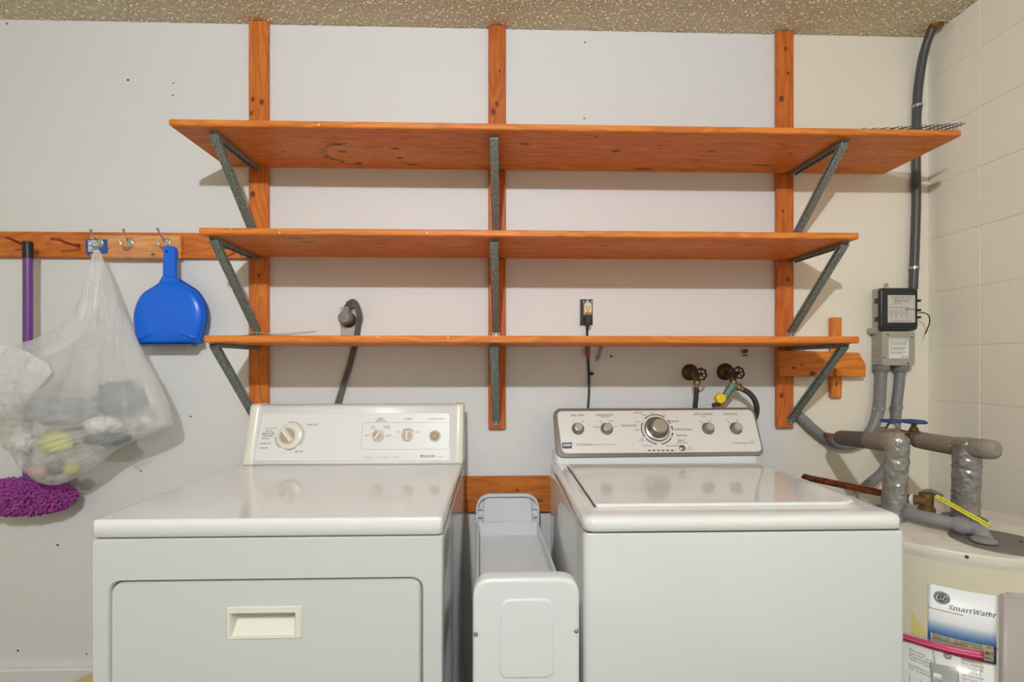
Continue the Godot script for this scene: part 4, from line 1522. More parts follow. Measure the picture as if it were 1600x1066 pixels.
# ------------------------------------------------------------------ sockets and cords
func outlets():
	var z = -WALL
	# dryer socket
	var a = at(532.5, 527, WALL)
	var b = at(562, 480, WALL)
	var t = thing("dryer_outlet", "grey steel wall socket plate above the dryer with the heavy plug in it", "outlet", Vector3((a.x + b.x) / 2, a.y, z))
	var st = S()
	box(st, Vector3(a.x, a.y - 0.03, z), Vector3(b.x, b.y, z + 0.005), 0.002)
	obj("cover_plate", st, mat(c8(176, 172, 164), 0.4, 0.4), t)
	st = S()
	var c = at(545, 500, WALL - 0.005)
	lathe(st, [[0.0, 0.0], [0.027, 0.0], [0.027, 0.006], [0.024, 0.009], [0.0, 0.009]], 28, toward(c, Vector3(0, 0, 1)))
	obj("socket", st, M.rubber, t)
	# plug and cord
	var k = thing("dryer_cable", "thick grey flat dryer power cord with angled plug, looping down behind the lowest shelf", "power cord", c)
	st = S()
	lathe(st, [[0.0, 0.0], [0.024, 0.0], [0.026, 0.008], [0.025, 0.022], [0.019, 0.032], [0.0, 0.034]], 24, toward(c + Vector3(-0.004, 0.004, 0.008), Vector3(-0.05, 0.06, 1)))
	stack(st, round_poly([Vector2(-0.014, 0.0), Vector2(0.014, 0.0), Vector2(0.01, 0.05), Vector2(-0.008, 0.05)], 0.004, 3), [[0.0, 0.0], [0.022, 0.0], [0.026, 0.004]], Transform3D(Basis(), c + Vector3(0.0, 0.0, 0.01)))
	obj("plug", st, M.outlet_grey, k)
	st = S()
	var gp = at(543, 477, 1.775)
	tube(st, curve([c + Vector3(0.0, 0.04, 0.024), gp, at(552, 472, 1.775)], 5), 0.008, 10)
	obj("green_sleeve", st, M.green, k)
	st = S()
	var path = []
	for p in [[543, 476, 1.773], [551, 471.5, 1.772], [557, 477, 1.775], [561, 492, 1.783], [559, 510, 1.797], [557, 527, 1.8015], [553, 545, 1.8015], [546, 572, 1.8], [537, 600, 1.797], [528, 628, 1.785], [524, 648, 1.778], [520, 690, 1.775]]:
		path.append(at(p[0], p[1], p[2]))
	path = curve(path, 5)
	for s in [-1.0, 0.0, 1.0]:
		var q = []
		for i in path.size():
			var d = (path[mini(i + 1, path.size() - 1)] - path[maxi(i - 1, 0)]).normalized()
			var n = d.cross(Vector3(0, 0, 1)).normalized()
			q.append(path[i] + n * (0.0062 * s))
		tube(st, q, 0.0042, 8)
	obj("cord", st, M.cord_grey, k)
	# washer socket: an open box with the receptacle hanging out
	a = at(905.5, 508, WALL)
	b = at(926, 468, WALL)
	t = thing("washer_outlet", "uncovered black wall socket box with an ivory receptacle above the washer", "outlet", Vector3((a.x + b.x) / 2, a.y, z))
	st = S()
	box(st, Vector3(a.x, a.y, z), Vector3(b.x, b.y, z + 0.0015), 0.0)
	obj("box_hole", st, M.black, t)
	st = S()
	box(st, Vector3(a.x, a.y - 0.003, z), Vector3(a.x + 0.003, b.y, z + 0.004), 0.0008)
	box(st, Vector3(a.x, a.y - 0.003, z), Vector3(a.x + 0.02, a.y, z + 0.004), 0.0008)
	obj("box_rim", st, M.zinc, t)
	st = S()
	var rc = at(918.5, 484, WALL - 0.012)
	stack(st, rrect(rc.x - 0.0145, rc.y - 0.028, rc.x + 0.0145, rc.y + 0.026, 0.01, 5), [[0.0, 0.0], [0.012, 0.0], [0.014, 0.002]], Transform3D(Basis(), Vector3(0, 0, rc.z - 0.01)))
	var rec = obj("receptacle", st, M.ivory, t)
	st = S()
	for s in [-1, 1]:
		box(st, Vector3(rc.x + 0.0055 * s - 0.001, rc.y + 0.003, rc.z + 0.003), Vector3(rc.x + 0.0055 * s + 0.001, rc.y + 0.013, rc.z + 0.0046), 0.0)
	lathe(st, [[0.0, 0.0006], [0.0025, 0.0]], 8, toward(rc + Vector3(0, -0.004, 0.0041), Vector3(0, 0, 1)))
	obj("slots", st, M.ink_dark, rec)
	st = S()
	box(st, Vector3(rc.x - 0.012, rc.y - 0.017, rc.z + 0.002), Vector3(rc.x + 0.012, rc.y - 0.010, rc.z + 0.0048), 0.0)
	obj("orange_mark", st, M.orange_mark, rec)
	st = S()
	box(st, Vector3(rc.x - 0.006, rc.y + 0.026, rc.z - 0.008), Vector3(rc.x + 0.006, rc.y + 0.036, rc.z - 0.005), 0.001)
	for s in [-1, 1]:
		box(st, Vector3(rc.x + s * 0.014 - 0.003, rc.y + 0.024, rc.z - 0.008), Vector3(rc.x + s * 0.014 + 0.003, rc.y + 0.034, rc.z - 0.005), 0.001)
	obj("mounting_ear", st, M.zinc, rec)
	k = thing("washer_cable", "thin black washer power cord with a red and white warning tag", "power cord", at(918.5, 637, 1.80))
	st = S()
	var pc = at(918.5, 498, WALL - 0.03)
	stack(st, round_poly([Vector2(-0.0145, 0.014), Vector2(-0.008, -0.026), Vector2(0.008, -0.026), Vector2(0.0145, 0.014)], 0.004, 3), [[-0.012, 0.002], [-0.01, 0.0], [0.008, 0.0], [0.011, 0.003]], Transform3D(Basis(), pc))
	obj("plug", st, M.black, k)
	st = S()
	path = []
	for p in [[918, 505, 1.78], [917.5, 515, 1.795], [917.5, 526, 1.8025], [918, 545, 1.8025], [919.5, 570, 1.8015], [920.5, 595, 1.798], [920, 620, 1.788], [918.5, 640, 1.775], [917, 680, 1.77]]:
		path.append(at(p[0], p[1], p[2]))
	tube(st, curve(path, 6), 0.0042, 10)
	obj("cord", st, M.black, k)
	st = S()
	var g0 = at(914.5, 558, 1.797)
	var g1 = at(922, 536, 1.797)
	box(st, Vector3(g0.x, g0.y, -1.797), Vector3(g1.x, g1.y, -1.7955), 0.0004)
	obj("red_tag", st, mat(c8(158, 74, 56), 0.5), k)
	st = S()
	quad(st, at(913, 557, 1.8), at(930, 560, 1.798), at(931, 538, 1.798), at(914, 538, 1.8))
	quad(st, at(930, 560, 1.798), at(936.5, 564, 1.775), at(944, 541, 1.775), at(931, 538, 1.798))
	var wt = obj("white_tag", st, M.paper, k)
	var e1 = (at(944, 541, 1.774) - at(936.5, 564, 1.774)).normalized()
	var en = (at(944, 541, 1.775) - at(931, 538, 1.798)).normalized()
	for i in 3:
		words(wt, "WARNING DO NOT REMOVE", 0.0055, at(934 + 2 * i, 551, 1.787 - 0.004 * i) + Vector3(-0.0005, 0, 0.002), e1, -en.slerp(en, 0.5), M.ink)
	st = S()
	var cl = at(924.5, 584, 1.798)
	box(st, cl - Vector3(0.007, 0.0055, 0.006), cl + Vector3(0.007, 0.0055, 0.004), 0.0015)
	obj("cord_clip", st, M.black, k)

# ------------------------------------------------------------------ the two taps
func wheel(st, c: Vector3, n: Vector3, r: float, lobes = 7, spokes = 5):
	var xf = toward(c, n)
	var pts = []
	for i in 57:
		var a = TAU * i / 56.0
		var rr = r * (1.0 + 0.07 * cos(lobes * a))
		pts.append(xf * Vector3(rr * cos(a), 0, rr * sin(a)))
	tube(st, pts, r * 0.17, 8)
	for k in spokes:
		var a = TAU * k / spokes
		tube(st, [xf * Vector3(0, 0.002, 0), xf * Vector3(r * cos(a), 0, r * sin(a))], r * 0.11, 6)
	lathe(st, [[0.0, -r * 0.3], [r * 0.26, -r * 0.3], [r * 0.26, r * 0.16], [r * 0.14, r * 0.25], [0.0, r * 0.25]], 12, xf)

func taps():
	for i in 2:
		var c = at([1078, 1133][i], [582, 581][i], WALL)
		var w = at([1095.5, 1154.5][i], [585, 582.5][i], 1.715)
		var lab = ["left wall tap with black wheel handle and a single hose", "right wall tap with black wheel handle and a yellow-capped splitter"][i]
		var t = thing("wall_tap", lab, "tap", c, "wall taps above the washer")
		var st = S()
		lathe(st, [[0.0, 0.0], [[0.031, 0.032][i], 0.0], [[0.031, 0.032][i], 0.003], [0.027, 0.010], [0.016, 0.015], [0.0, 0.016]], 30, toward(c, Vector3(0, 0, 1)))
		obj("escutcheon", st, M.bronze, t)
		st = S()
		var b = at([1087, 1144][i], [587, 588][i], 1.745)
		tube(st, [c + Vector3(0, 0, 0.01), b.lerp(c, 0.4), b], [0.010, 0.011, 0.013], 14)
		tube(st, [b, w.lerp(b, 0.4), w], [0.012, 0.009, 0.005], 12)
		var dn = at([1089, 1146][i], [598, 597][i], 1.737)
		tube(st, [b, dn], [0.011, 0.011], 12)
		lump(st, b, Vector3.ONE * 0.0145, 2, 0.05, 10)
		obj("valve_body", st, M.brass_dull if i == 0 else M.bronze, t)
		st = S()
		wheel(st, w, (w - b).normalized() + Vector3(0, 0, 0.6), 0.0195)
		obj("wheel_handle", st, M.black, t)
		st = S()
		lathe(st, [[0.0, 0.0], [0.014, 0.0], [0.0145, 0.003], [0.0145, 0.009], [0.011, 0.011], [0.011, 0.013], [0.0, 0.013]], 8, toward(dn + Vector3(0, 0.004, 0), Vector3(0, -1, 0)))
		obj("coupling_nut", st, M.brass, t)
	# hose of the left tap
	var h = thing("washer_hose", "black rubber hose with brass end under the left tap, going down behind the washer console", "hose", at(1086, 637, 1.74), "washer hoses")
	var st2 = S()
	tube(st2, [at(1089, 600, 1.737), at(1088.5, 606.5, 1.737)], 0.008, 12)
	obj("brass_ferrule", st2, M.brass, h)
	st2 = S()
	tube(st2, curve([at(1088.5, 606, 1.737), at(1088, 618, 1.737), at(1086.5, 634, 1.74), at(1085, 655, 1.75), at(1084, 700, 1.765)], 6), 0.0082, 12)
	obj("hose", st2, M.rubber, h)
	# splitter on the right tap
	var sp = thing("hose_splitter", "greenish metal Y splitter with a yellow cap screwed under the right tap", "splitter", at(1140, 625, 1.72))
	st2 = S()
	var top = at(1146, 600, 1.735)
	var mid = at(1141, 607, 1.733)
	var low = at(1127, 629, 1.725)
	tube(st2, [top, mid, low], [0.012, 0.0145, 0.011], 12)
	box(st2, mid - Vector3(0.012, 0.012, 0.008), mid + Vector3(0.012, 0.008, 0.012), 0.003)
	tube(st2, [mid, at(1153, 604, 1.733)], [0.011, 0.010], 12)
	obj("splitter_body", st2, M.teal, sp)
	st2 = S()
	var yc = at(1126, 623, 1.708)
	var ypts = PackedVector2Array()
	for i in 40:
		var a = TAU * i / 40.0
		ypts.append(Vector2(cos(a), sin(a)) * 0.0185 * (1.0 + 0.05 * cos(8 * a)))
	stack(st2, ypts, [[-0.014, 0.001], [-0.012, 0.0], [0.004, 0.0], [0.008, 0.002], [0.0095, 0.006]], Transform3D(Basis(), yc))
	obj("yellow_cap", st2, M.yellow, sp)
	st2 = S()
	tube(st2, curve([low, at(1124, 632, 1.72), at(1118, 632, 1.715), at(1114, 634, 1.712)], 4), 0.007, 10)
	obj("drain_lever", st2, mat(c8(70, 56, 76), 0.5), sp)
	h = thing("washer_hose", "curved black rubber hose from the splitter's brass outlet, bending behind the washer's right end", "hose", at(1180, 655, 1.72), "washer hoses")
	st2 = S()
	lathe(st2, [[0.0, 0.0], [0.0145, 0.0], [0.015, 0.003], [0.015, 0.009], [0.010, 0.011], [0.010, 0.022], [0.0, 0.022]], 8, toward(at(1152, 604, 1.732), at(1166, 612, 1.725) - at(1152, 604, 1.732)))
	obj("brass_coupling", st2, M.brass, h)
	st2 = S()
	tube(st2, curve([at(1162, 609.5, 1.727), at(1170, 614, 1.722), at(1179, 625, 1.715), at(1182.5, 640, 1.715), at(1179, 655, 1.725), at(1172, 672, 1.745), at(1168, 700, 1.765)], 6), 0.0095, 12)
	obj("hose", st2, M.rubber, h)

# ------------------------------------------------------------------ boards right of the shelves, cleat behind the machines
func side_boards():
	var m = wood(0.34, 0.14, 500, 51, M.orange, [[0.06, 0.03, 0.005], [0.13, 0.05, 0.007], [0.30, 0.08, 0.005, 2.0], [0.02, 0.07, 0.004], [0.09, 0.02, 0.003]])
	var pts = [[1218, 588], [1353, 589], [1353.5, 570], [1343, 551.5], [1218, 547]]
	var poly = PackedVector2Array()
	for p in pts:
		var q = at(p[0], p[1], 1.771)
		poly.append(Vector2(q.x, q.y))
	var st = S()
	stack(st, poly, [[0.0, 0.0], [0.0165, 0.0], [0.0185, 0.002]], Transform3D(Basis(), Vector3(0, 0, -1.7895)), false)
	m.uv1_triplanar = true
	m.uv1_scale = Vector3(1 / 0.34, 1 / 0.14, 1)
	tag(obj("brace_board", st, m), "short orange board with a clipped corner beside the lowest shelf's right end", "board")
	var m2 = wood(0.32, 0.06, 500, 52, M.orange, [[0.05, 0.02, 0.004]])
	var o = MeshInstance3D.new()
	st = S()
	var a = at(1299.5, 622, 1.79)
	var b = at(1316, 496, 1.79)
	box(st, Vector3.ZERO, Vector3(b.y - a.y, 0.02, b.x - a.x), 0.003)
	o.mesh = fin(st)
	o.material_override = m2
	o.name = numbered("batten")
	add_child(o)
	o.transform = Transform3D(Basis(Vector3(0, 1, 0), Vector3(0, 0, 1), Vector3(1, 0, 0)), Vector3(a.x, a.y, -WALL))
	tag(o, "narrow upright orange batten behind the clipped-corner board", "batten")
	var q0 = at(1304, 588, 1.771)
	st = S()
	box(st, Vector3(q0.x, q0.y, -1.771), Vector3(q0.x + 0.03, q0.y + 0.028, -1.762), 0.002)
	tag(obj("wood_block", st, m2), "small square orange block on the lower edge of the clipped-corner board", "block")
	var c = at(800, 745, 1.79)
	var c2 = at(800, 801, 1.79)
	var m3 = wood(0.9, 0.16, 420, 53, M.orange.darkened(0.12), [[0.42, 0.10, 0.004], [0.5, 0.06, 0.004, 3.0]])
	tag(board("wall_cleat", -0.35, 0.45, c2.y, c.y, -WALL, -1.79, m3, 0.003), "wide orange board on the wall behind the slim white cart", "board")
	# rusty stub in the plaster between taps and upright
	var w = at(1162, 550, WALL)
	var t = thing("wall_anchor", "small rusty metal stub in the wall above the right tap", "anchor", w)
	st = S()
	tube(st, [w, w + Vector3(-0.003, 0.003, 0.022)], [0.006, 0.008], 10)
	obj("stub", st, M.brass_dull, t)
	st = S()
	box(st, w + Vector3(-0.006, -0.016, 0.0), w + Vector3(0.010, -0.011, 0.014), 0.002)
	obj("lip", st, M.brass_dull, t)

# ------------------------------------------------------------------ electrical boxes and conduits
func pathpx(l, steps = 6):
	var p = []
	for q in l: p.append(at(q[0], q[1], q[2]))
	return curve(p, steps)

func strap(c: Vector3, r: float, along: Vector3, parent):
	var st = S()
	var xf = toward(c, along)
	lathe(st, [[r + 0.0005, -0.005], [r + 0.0022, -0.005], [r + 0.0022, 0.005], [r + 0.0005, 0.005]], 18, xf)
	box(st, Vector3(c.x + r - 0.002, c.y - 0.006, -WALL), Vector3(c.x + r + 0.018, c.y + 0.006, -WALL + 0.003), 0.0006)
	obj("strap", st, M.zinc, parent)

func boxes_and_conduits():
	# black-lidded timer box
	var d1 = 1.768
	var X0 = at(1362, 480, WALL).x
	var l0 = at(1376, 516, d1 - 0.012)
	var l1 = at(1434.5, 450, d1 - 0.012)
	var t = thing("timer_box", "grey electrical box with a hinged black lid and wiring label", "electrical box", Vector3((X0 + l1.x) / 2, l0.y, -WALL))
	var st = S()
	box(st, Vector3(X0, l0.y - 0.002, -WALL), Vector3(l1.x - 0.004, l1.y + 0.002, -d1), 0.004)
	obj("case", st, M.box_grey, t)
	st = S()
	stack(st, rrect(l0.x, l0.y, l1.x, l1.y, 0.012, 5), [[0.0, 0.0], [0.008, 0.0], [0.0115, 0.002], [0.013, 0.005]], Transform3D(Basis(), Vector3(0, 0, -d1)))
	ring(st, rrect(l0.x + 0.006, l0.y + 0.010, l1.x - 0.005, l1.y - 0.004, 0.008, 4), rrect(l0.x + 0.011, l0.y + 0.018, l1.x - 0.010, l1.y - 0.010, 0.004, 4), Vector2((l0.x + l1.x) / 2, (l0.y + l1.y) / 2), -d1 + 0.012, -d1 + 0.0155, 0.002, 0.001)
	var lid = obj("lid", st, M.lid_dark, t)
	var zl = -d1 + 0.0155
	var a = at(1387.5, 504, -zl)
	var b = at(1430, 461.5, -zl)
	st = S()
	box(st, Vector3(a.x, a.y, zl - 0.004), Vector3(b.x, b.y, zl), 0.0)
	var lbl = obj("wiring_label", st, M.paper_grey, lid)
	var mid = (a + b) / 2
	var R = Vector3.RIGHT
	var U = Vector3.UP
	words(lbl, "AUTOMATIC TIME SWITCH", 0.007, Vector3(mid.x, b.y - 0.007, zl), R, U, M.ink)
	words(lbl, "40 AMP RESISTIVE 125/250 VAC", 0.005, Vector3(mid.x, b.y - 0.014, zl), R, U, M.ink)
	words(lbl, "MODEL T104", 0.009, Vector3(mid.x, b.y - 0.022, zl), R, U, M.ink_dark)
	words(lbl, "CLOCK MOTOR", 0.005, Vector3(mid.x - 0.02, b.y - 0.031, zl), R, U, M.ink)
	words(lbl, "WARNING", 0.010, Vector3(b.x - 0.016, mid.y - 0.002, zl), R, U, M.ink_dark)
	words(lbl, "LINE 1   LOAD   LINE 2   LOAD", 0.0055, Vector3(mid.x - 0.01, mid.y + 0.004, zl), R, U, M.ink)
	words(lbl, "USE COPPER CONDUCTORS ONLY", 0.005, Vector3(mid.x, a.y + 0.005, zl), R, U, M.ink)
	st = S()
	for k in 4:
		var cx = a.x + 0.012 + 0.019 * k
		ring(st, rrect(cx - 0.005, mid.y - 0.022, cx + 0.005, mid.y - 0.006, 0.003, 3), rrect(cx - 0.0042, mid.y - 0.0212, cx + 0.0042, mid.y - 0.0068, 0.0025, 3), Vector2(cx, mid.y - 0.014), zl - 0.001, zl + 0.0003)
		box(st, Vector3(cx - 0.0004, mid.y - 0.036, zl - 0.001), Vector3(cx + 0.0004, mid.y - 0.022, zl + 0.0003), 0.0)
	obj("diagram_print", st, M.ink, lbl)
	for yy in [470, 499]:
		st = S()
		var h = at(1372, yy, d1 + 0.01)
		box(st, Vector3(X0 - 0.004, h.y - 0.009, -d1 - 0.024), Vector3(X0 + 0.004, h.y + 0.009, -d1 - 0.008), 0.0015)
		box(st, Vector3(X0 - 0.005, h.y - 0.006, -d1 - 0.012), Vector3(X0 + 0.004, h.y + 0.006, -d1 + 0.007), 0.0015)
		obj("hinge", st, M.lid_dark, t)
	st = S()
	var lg = at(1384, 446, WALL)
	stack(st, circle(lg.x, lg.y, 0.008, 16), [[0.0, 0.0], [0.004, 0.0]], Transform3D(Basis(), Vector3(0, 0, -WALL)))
	obj("mounting_lug", st, M.box_grey, t)
	st = S()
	var lg2 = at(1357, 518, WALL)
	stack(st, round_poly([Vector2(lg2.x - 0.008, lg2.y - 0.012), Vector2(X0 + 0.012, lg2.y - 0.012), Vector2(X0 + 0.012, lg2.y + 0.012), Vector2(lg2.x - 0.008, lg2.y + 0.012)], 0.009, 4), [[0.0, 0.0], [0.026, 0.0], [0.03, 0.003]], Transform3D(Basis(), Vector3(0, 0, -WALL)))
	obj("mounting_lug", st, M.box_grey, t)
	for yy in [470, 485, 496]:
		st = S()
		var h = at(1436.5, yy, d1 - 0.01)
		box(st, h - Vector3(0.004, 0.004, 0.006), h + Vector3(0.003, 0.004, 0.006), 0.001)
		obj("hasp_lug", st, M.lid_dark, t)
	st = S()
	tube(st, pathpx([[1436, 489, d1 - 0.012], [1444, 489, 1.74], [1451.5, 494, 1.735], [1452.5, 504, 1.735], [1449, 514, 1.74], [1446, 522, 1.745]], 5), 0.0018, 6)
	obj("seal_wire", st, M.black, t)
	# lower junction box
	var f = 1.757
	var jx0 = at(1361, 540, WALL).x
	var j0 = at(1378, 571, f)
	var j1 = at(1428.5, 518.5, f)
	var j = thing("junction_box", "grey steel junction box with knockouts and a printed label, under the timer box", "junction box", Vector3((jx0 + j1.x) / 2, j0.y, -WALL))
	st = S()
	box(st, Vector3(jx0, j0.y, -WALL), Vector3(j1.x, j1.y, -f), 0.003)
	obj("case", st, M.box_grey, j)
	st = S()
	stack(st, rrect(jx0 - 0.001, j0.y - 0.001, j1.x + 0.001, j1.y + 0.001, 0.008, 4), [[0.0, 0.0], [0.0015, 0.0], [0.0022, 0.001]], Transform3D(Basis(), Vector3(0, 0, -f)))
	var cov = obj("cover", st, M.box_grey, j)
	st = S()
	var z2 = -f + 0.0025
	var la = at(1389, 560, -z2)
	var lb = at(1420, 529, -z2)
	box(st, Vector3(la.x, la.y, z2 - 0.002), Vector3(lb.x, lb.y, z2), 0.0)
	var ll = obj("printed_label", st, M.paper, cov)
	var lm = (la + lb) / 2
	words(ll, "FOR YOUR PROTECTION", 0.0065, Vector3(lm.x, lb.y - 0.006, z2), R, U, M.ink_dark)
	var tx = ["This device must be installed", "by a licensed electrician in", "accordance with all codes", "", "Disconnect power before", "servicing this equipment", "or removing the cover", "", "Keep this label attached", "for future reference"]
	for i in tx.size():
		if tx[i]:
			words(ll, tx[i], 0.0052, Vector3(la.x + 0.004, lb.y - 0.013 - 0.0046 * i, z2), R, U, M.ink, false, true)
	words(ll, "FIRE SAFE", 0.007, Vector3(lb.x - 0.014, la.y + 0.005, z2), R, U, M.ink_dark)
	for s in [[1387, 523], [1424, 527], [1418, 568], [1381, 559]]:
		st = S()
		lathe(st, [[0.0, 0.0018], [0.002, 0.0016], [0.003, 0.0]], 10, toward(at(s[0], s[1], f) + Vector3(0, 0, 0.002), Vector3(0, 0, 1)))
		obj("screw", st, M.ink_dark, cov)
	for k in 3:
		st = S()
		var ky = lerpf(j1.y - 0.02, j0.y + 0.025, k / 2.0)
		lathe(st, [[0.0, 0.0008], [0.0092, 0.0008], [0.0096, 0.0002], [0.0108, 0.0002], [0.0112, 0.0022], [0.0128, 0.0022], [0.0134, 0.0]], 22, toward(Vector3(jx0, ky, -WALL + 0.027), Vector3(-1, 0, 0)))
		obj("knockout", st, M.box_grey, j)
	# dark conduit from the ceiling to the timer box
	var c = thing("dark_conduit", "dark grey flexible conduit running from the ceiling corner down to the timer box", "conduit", at(1428, 450, 1.785))
	st = S()
	var pp = pathpx([[1460, 36, 1.745], [1452, 56, 1.76], [1444, 82, 1.775], [1438, 115, 1.787], [1434, 150, 1.793], [1432, 200, 1.794], [1431.5, 250, 1.794], [1432, 310, 1.794], [1430.5, 370, 1.793], [1428.5, 420, 1.79], [1427, 452, 1.785]], 26)
	tube(st, pp, 0.0145, 14, 0.0007)
	obj("flexible_tube", st, M.conduit_dark, c)
	strap(at(1433.5, 166, 1.793), 0.0145, Vector3(-0.05, 1, 0), c)
	strap(at(1428.5, 419, 1.79), 0.0145, Vector3(0.03, 1, 0), c)
	st = S()
	lathe(st, [[0.0, 0.0], [0.022, 0.0], [0.022, 0.016], [0.016, 0.02], [0.0, 0.02]], 16, Transform3D(Basis(), Vector3(at(1460, 36, 1.745).x + 0.004, CEIL - 0.014, at(1460, 36, 1.745).z)))
	obj("ceiling_bushing", st, M.brass, c)
	st = S()
	# left grey conduit: out of the box, sweeping left to the wall under the last bracket
	c = thing("grey_conduit", "grey plastic conduit from the junction box sweeping left under the insulated pipe", "conduit", at(1374, 580, 1.78), "grey conduits under the junction box")
	pp = pathpx([[1377, 572, 1.783], [1376, 600, 1.783], [1373, 640, 1.783], [1364, 668, 1.783], [1346, 689, 1.783], [1322, 696, 1.783], [1298, 690, 1.783], [1272, 672, 1.786], [1256, 657, 1.79], [1245, 648, 1.80]], 8)
	tube(st, pp, 0.0185, 16)
	obj("tube", st, M.conduit, c)
	st = S()
	tube(st, [at(1377, 571, 1.783), at(1377, 578, 1.783), at(1377, 581, 1.783)], [0.027, 0.027, 0.021], 16)
	obj("connector", st, M.conduit, c)
	strap(at(1373.5, 638, 1.783), 0.0185, Vector3(-0.1, 1, 0), c)
	st = S()
	c = thing("grey_conduit", "grey plastic conduit from the junction box down behind the valves to the heater top", "conduit", at(1406, 580, 1.78), "grey conduits under the junction box")
	pp = pathpx([[1407, 572, 1.783], [1405, 600, 1.783], [1401, 635, 1.783], [1398.5, 670, 1.78], [1393, 705, 1.77], [1380, 736, 1.75], [1357, 757, 1.70], [1340, 775, 1.60], [1345, 795, 1.45], [1375, 798, 1.37]], 8)
	var end = [deep(1395, 799, 1.335), deep(1412, 801, 1.32), deep(1455, 811, 1.26), deep(1500, 821, 1.215)]
	for e in curve(end, 6): pp.append(e)
	tube(st, pp, 0.0165, 16)
	obj("tube", st, M.conduit, c)
	st = S()
	tube(st, [at(1407, 571, 1.783), at(1407, 578, 1.783), at(1407, 581, 1.783)], [0.027, 0.027, 0.021], 16)
	obj("connector", st, M.conduit, c)
	strap(at(1400.5, 637, 1.783), 0.0185, Vector3(-0.1, 1, 0), c)
	st = S()
	tube(st, [deep(1492, 819.5, 1.222), deep(1497, 820.5, 1.217), deep(1512, 825.5, 1.203)], [0.019, 0.0215, 0.0215], 16)
	tube(st, curve([deep(1508, 824, 1.207), deep(1522, 827, 1.195), deep(1533, 835, 1.18), deep(1538, 845, 1.17)], 5), 0.0175, 14)
	lathe(st, [[0.0, 0.0], [0.024, 0.0], [0.024, 0.005], [0.018, 0.008], [0.0, 0.008]], 18, Transform3D(Basis(), level(1537, 846, 0.829)))
	obj("elbow", st, M.conduit, c)

# ------------------------------------------------------------------ water heater
const HX = 1.1935
const HZ = -1.2975
const HR = 0.272
const HT = 0.821

func cyl(px, py, r):           # (angle round the heater, height) where that pixel's ray meets a cylinder of radius r
	var d = ray(px, py)
	var o = Vector2(-HX, -HZ)
	var e = Vector2(d.x, d.z)
	var a = e.dot(e)
	var b = o.dot(e)
	var c = o.dot(o) - r * r
	var s = (-b - sqrt(maxf(b * b - a * c, 0.0))) / a
	var p = o + e * s
	return Vector2(atan2(p.x, p.y), EYE + d.y * s)

func onheater(th, y, r) -> Vector3:
	return Vector3(HX + r * sin(th), y, HZ + r * cos(th))

# a curved sheet between corners given as (angle, height): bottom left, bottom right, top right, top left
func sheet(st, q, r0, r1, n = 12):
	st.set_smooth_group(5)
	var g = func(u, v, r):
		var a = q[0].lerp(q[1], u)
		var b = q[3].lerp(q[2], u)
		var p = a.lerp(b, v)
		return onheater(p.x, p.y, r)
	for i in n:
		var u = float(i) / n
		var w = float(i + 1) / n
		quad(st, g.call(u, 0.0, r1), g.call(w, 0.0, r1), g.call(w, 1.0, r1), g.call(u, 1.0, r1), Vector2(u, 1), Vector2(w, 1), Vector2(w, 0), Vector2(u, 0))
		quad(st, g.call(u, 1.0, r0), g.call(u, 1.0, r1), g.call(w, 1.0, r1), g.call(w, 1.0, r0))
		quad(st, g.call(u, 0.0, r0), g.call(w, 0.0, r0), g.call(w, 0.0, r1), g.call(u, 0.0, r1))
	for u in [0.0, 1.0]:
		quad(st, g.call(u, 0.0, r0), g.call(u, 0.0, r1), g.call(u, 1.0, r1), g.call(u, 1.0, r0))

# print wrapped round the heater; slant leans the letters, tilt turns the line
func bent(parent, s, size, th, y, r, m, serif = false, slant = 0.0, tilt = 0.0, left = false):
	var t = TextMesh.new()
	var f = SystemFont.new()
	f.font_names = PackedStringArray(["Droid Serif" if serif else "Droid Sans"])
	t.font = f
	t.text = s
	t.font_size = 32
	t.pixel_size = size / 32.0
	t.depth = 0.0003
	t.curve_step = 2.0
	t.horizontal_alignment = HORIZONTAL_ALIGNMENT_LEFT if left else HORIZONTAL_ALIGNMENT_CENTER
	var arr = t.get_mesh_arrays()
	var v = arr[Mesh.ARRAY_VERTEX]
	var nn = PackedVector3Array()
	for i in v.size():
		var x = v[i].x + slant * v[i].y
		var yy = v[i].y
		var x2 = x * cos(tilt) - yy * sin(tilt)
		var y2 = x * sin(tilt) + yy * cos(tilt)
		v[i] = onheater(th + x2 / r, y + y2, r + v[i].z + 0.0001)
		nn.append((v[i] - Vector3(HX, v[i].y, HZ)).normalized())
	arr[Mesh.ARRAY_VERTEX] = v
	arr[Mesh.ARRAY_NORMAL] = nn
	arr[Mesh.ARRAY_TANGENT] = null
	var am = ArrayMesh.new()
	am.add_surface_from_arrays(Mesh.PRIMITIVE_TRIANGLES, arr)
	return obj("lettering", am, m, parent)

